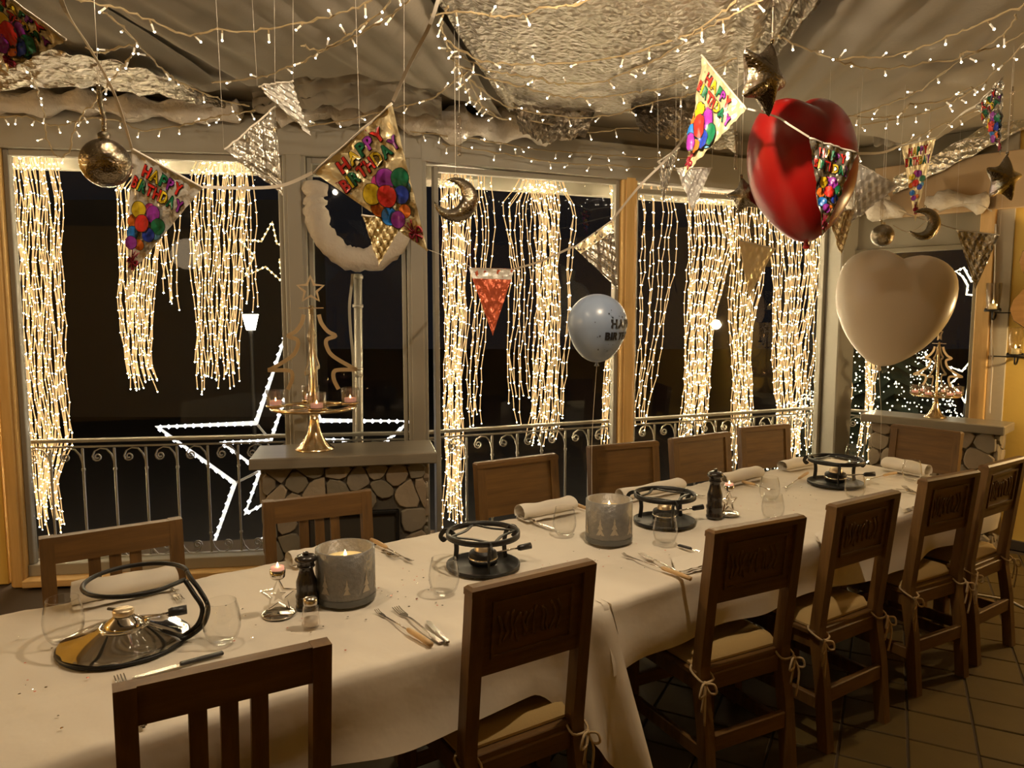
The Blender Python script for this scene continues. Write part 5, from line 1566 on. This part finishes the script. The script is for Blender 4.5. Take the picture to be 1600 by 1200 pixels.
# ------------------------------------------------------------------ fairy lights
bm = MB()
bm.tube([(0, 0, 0), (0, 0, -.016)], [.0028, .0040], 6, 1)
bm.tube([(0, 0, -.014), (0, 0, -.042)], [.0038, .0036], 6, 0)
bm.ball((0, 0, -.0435), .0040, 6, 4, 2)
BULB = bm.mesh('bulb', [M_sock, M_cable, M_fairy])
rr = random.Random(21)
def place_string(px, py):
    p = PZ(px, py, 2.70) if py < 300 else None
    q = FAC(px, py, -.20)
    if p is None or p.y > q.y or p.y < 0: return q
    return p
def fairy(pts, label, gap=.17, jit=.010):
    P = catmull([place_string(*p) for p in pts], 7)
    c = P[0].copy()
    root = thing('fairy_lights', label, 'fairy lights', c, 0, 'fairy light strings')
    Q = [p - c + Vector((rr.uniform(-1, 1), rr.uniform(-1, 1), rr.uniform(-1, 1))) * jit * .5 for p in P]
    MB().tube(Q, .0032, 5).tube([p + Vector((rr.uniform(-1, 1), 0, rr.uniform(-1, 1))) * .005 for p in Q], .0028, 4).obj('cable', M_cable, root)
    acc = rr.uniform(0, gap)
    for a, b2 in zip(Q, Q[1:]):
        l = (b2 - a).length
        while acc < l:
            o = link('bulb', BULB, root, loc=a.lerp(b2, acc / l))
            o.rotation_euler = (rr.gauss(0, .7), rr.gauss(0, .7), rr.uniform(0, 6)) if rr.random() < .8 else (rr.uniform(1.5, 2.6), rr.gauss(0, .6), rr.uniform(0, 6))
            acc += gap * rr.uniform(.75, 1.25)
        acc -= l
fairy([(100, -4), (180, 12), (230, 30), (290, 55), (330, 48), (400, 48), (470, 35), (530, 22), (580, 0), (620, -20)], 'string of fairy lights crossing the upper part of the fleece panel')
fairy([(330, 130), (400, 122), (450, 106), (480, 92), (520, 70), (560, 45), (600, 12), (620, -15)], 'string of fairy lights rising over the fleece panel from the pale pennant')
fairy([(470, 198), (540, 188), (612, 170), (650, 162), (690, 145), (715, 122), (730, 112)], 'string of fairy lights from the large gold pennant to the foil panel')
fairy([(672, 25), (720, 18), (760, 24), (810, 24), (850, 12), (890, 8), (930, -8)], 'topmost string of fairy lights under the foil panel')
fairy([(690, 58), (745, 92), (800, 101), (870, 100), (950, 92), (1020, 72), (1080, 52), (1130, 18), (1158, -6)], 'string of fairy lights sagging across the middle of the foil panel')
fairy([(700, 78), (760, 108), (810, 118), (840, 122), (865, 130), (935, 128), (980, 112), (1030, 90), (1080, 58), (1130, 30), (1190, 0)], 'second string of fairy lights sagging across the foil panel')
fairy([(700, 90), (750, 118), (810, 134), (850, 145), (890, 152), (950, 150), (1010, 142), (1060, 130), (1100, 112), (1150, 92)], 'third string of fairy lights sagging along the foil panel')
fairy([(735, 125), (780, 160), (830, 175), (900, 184), (960, 178), (1020, 160), (1070, 150), (1100, 140)], 'string of fairy lights along the rim of the foil panel')
fairy([(730, 120), (765, 178), (850, 192), (920, 206), (1000, 198), (1080, 198), (1150, 204)], 'string of fairy lights below the rim of the foil panel')
fairy([(640, 205), (700, 212), (770, 222), (850, 235), (920, 240), (1000, 246), (1080, 248)], 'string of fairy lights lying along the far beam', .13)
fairy([(690, 226), (790, 240), (860, 252), (930, 258), (1000, 262), (1060, 266)], 'lower string of fairy lights along the far beam', .15)
fairy([(1214, 56), (1260, 76), (1310, 96), (1370, 108), (1440, 100), (1496, 92), (1510, 80), (1552, 76), (1604, 50)], 'string of fairy lights sagging under the fleece panel over the red heart')
fairy([(1305, 92), (1360, 90), (1410, 84), (1470, 62), (1530, 38), (1610, 4)], 'upper string of fairy lights on the far side of the red heart')
fairy([(1330, 196), (1400, 186), (1460, 172), (1500, 152), (1540, 126), (1606, 62)], 'string of fairy lights along the edge of the fleece panel by the end wall', .12)
fairy([(1322, 182), (1380, 184), (1410, 176), (1422, 164), (1470, 158), (1520, 136)], 'short string of fairy lights above the foil ribbon', .12)
fairy([(1340, 242), (1390, 236), (1430, 215), (1480, 192), (1530, 170)], 'string of fairy lights behind the crystal-like pennant', .13)
fairy([(-10, 184), (40, 182), (80, 196), (118, 190), (150, 184), (190, 190), (230, 204), (300, 192), (350, 180), (400, 172)], 'string of fairy lights on the beam behind the mirror ball', .10)
fairy([(20, 90), (46, 115), (60, 145), (68, 175), (72, 212), (84, 240), (98, 246), (110, 232), (114, 206), (128, 178), (152, 158), (168, 132), (190, 105), (208, 84), (206, 70), (160, 82), (135, 75)], 'tangled string of fairy lights looping down at the upper left', .17)
fairy([(160, 20), (190, 40), (240, 95), (268, 120), (300, 138), (345, 155), (390, 165)], 'string of fairy lights following the dark ceiling seam', .16)
fairy([(700, 10), (690, 40), (705, 82), (722, 110), (735, 150), (780, 185)], 'bundle of fairy lights along the gathered edge of the foil panel', .12)
fairy([(470, 70), (500, 78), (545, 62), (600, 30), (640, 0)], 'loose short string of fairy lights over the fleece panel', .2)
fairy([(1590, 20), (1560, 60), (1490, 100), (1440, 140), (1380, 165), (1335, 180)], 'slack string of fairy lights across the fleece panel corner', .22)

# ------------------------------------------------------------------ end wall
def sconce(px, py, label):
    p = EF(px, py, -.10); root = thing('wall_sconce', label, 'wall sconce', p, 0, 'glass candle sconces')
    wl = FEn * .10
    MB().lathe([(0, .002), (.045, .002), (.050, .010), (.052, .002), (.048, -.004), (0, -.004)], 22).obj('candle_plate', M_black, root)
    MB().tube(catmull([(0, 0, -.004), (0, 0, -.05), tuple(wl * .5 + ZV * -.055), tuple(wl * .97 + ZV * -.01), tuple(wl * .97 + ZV * .06)], 5), .006, 6).obj('arm', M_black, root)
    MB().lathe([(.036, .004), (.040, .012), (.050, .19), (.047, .19), (.037, .012), (.0, .010)], 22).obj('glass_cup', M_votive, root)
    cd = MB().lathe([(0, .012), (.024, .012), (.024, .05), (.0, .048)], 14).obj('candle', M_wax, root)
    MB().lathe([(0, .05), (.004, .055), (.005, .061), (0, .076)], 8).obj('flame', M_flame, cd)
    MB().flat([tuple(FEd * -.16 + ZV * -.012 + wl * .9), tuple(FEd * .16 + ZV * -.012 + wl * .9)], .008, .006, tuple(FEn)).obj('cross_bar', M_black, root)
    for s in (-.042, .042):
        MB().ball(tuple(FEd * s + ZV * .012), .009, 8, 5).obj('bead', M_black, root)
sconce(1551, 486, 'glass candle sconce on the pine post of the end window')
sconce(1586, 556, 'glass candle sconce on the ochre wall below the guitar')
gp = EF(1634, 448, -.02)
gt = thing('guitar', 'dark-sided guitar hanging on the ochre wall at the picture edge', 'guitar', gp, atan2(FEd.y, FEd.x))
gtp = [(0, .275), (.07, .27), (.125, .235), (.14, .17), (.120, .105), (.095, .06), (.092, .02), (.115, -.03), (.160, -.09), (.175, -.155), (.15, -.225), (.09, -.27), (0, -.28)]
gpoly = [(x, z) for x, z in gtp] + [(-x, z) for x, z in gtp[-2:0:-1]]
gmx = frame_mx(Vector((0, 0, 0)), Vector((1, 0, 0)), ZV, Vector((0, -1, 0)))
MB().prism(gpoly, .0, .09, 0, gmx).obj('body_side', M_pepper, gt)
MB().prism([(x * .985, z * .985) for x, z in gpoly], .09, .096, 0, gmx).obj('sound_board', M_oak, gt)
MB().box((0, -.115, .48), (.05, .025, .46)).obj('neck', M_pepper, gt)
mb = MB().tube(catmull([EF(x, y, -.07) for x, y in ((1556, 350), (1555, 420), (1552, 490), (1549, 520), (1551, 560), (1548, 610), (1546, 646))], 5), .006, 6)
mb.obj('wall_cable', M_string, None, 'pale cable hanging down along the pine post of the end window', 'cable')
mb = MB().tube(catmull([PZ(x, y, .006) for x, y in ((1500, 925), (1556, 934), (1580, 940), (1604, 951), (1640, 960))], 5), .006, 6)
mb.obj('floor_cable', M_string, None, 'white cable lying on the tiles beside the ochre wall', 'cable')
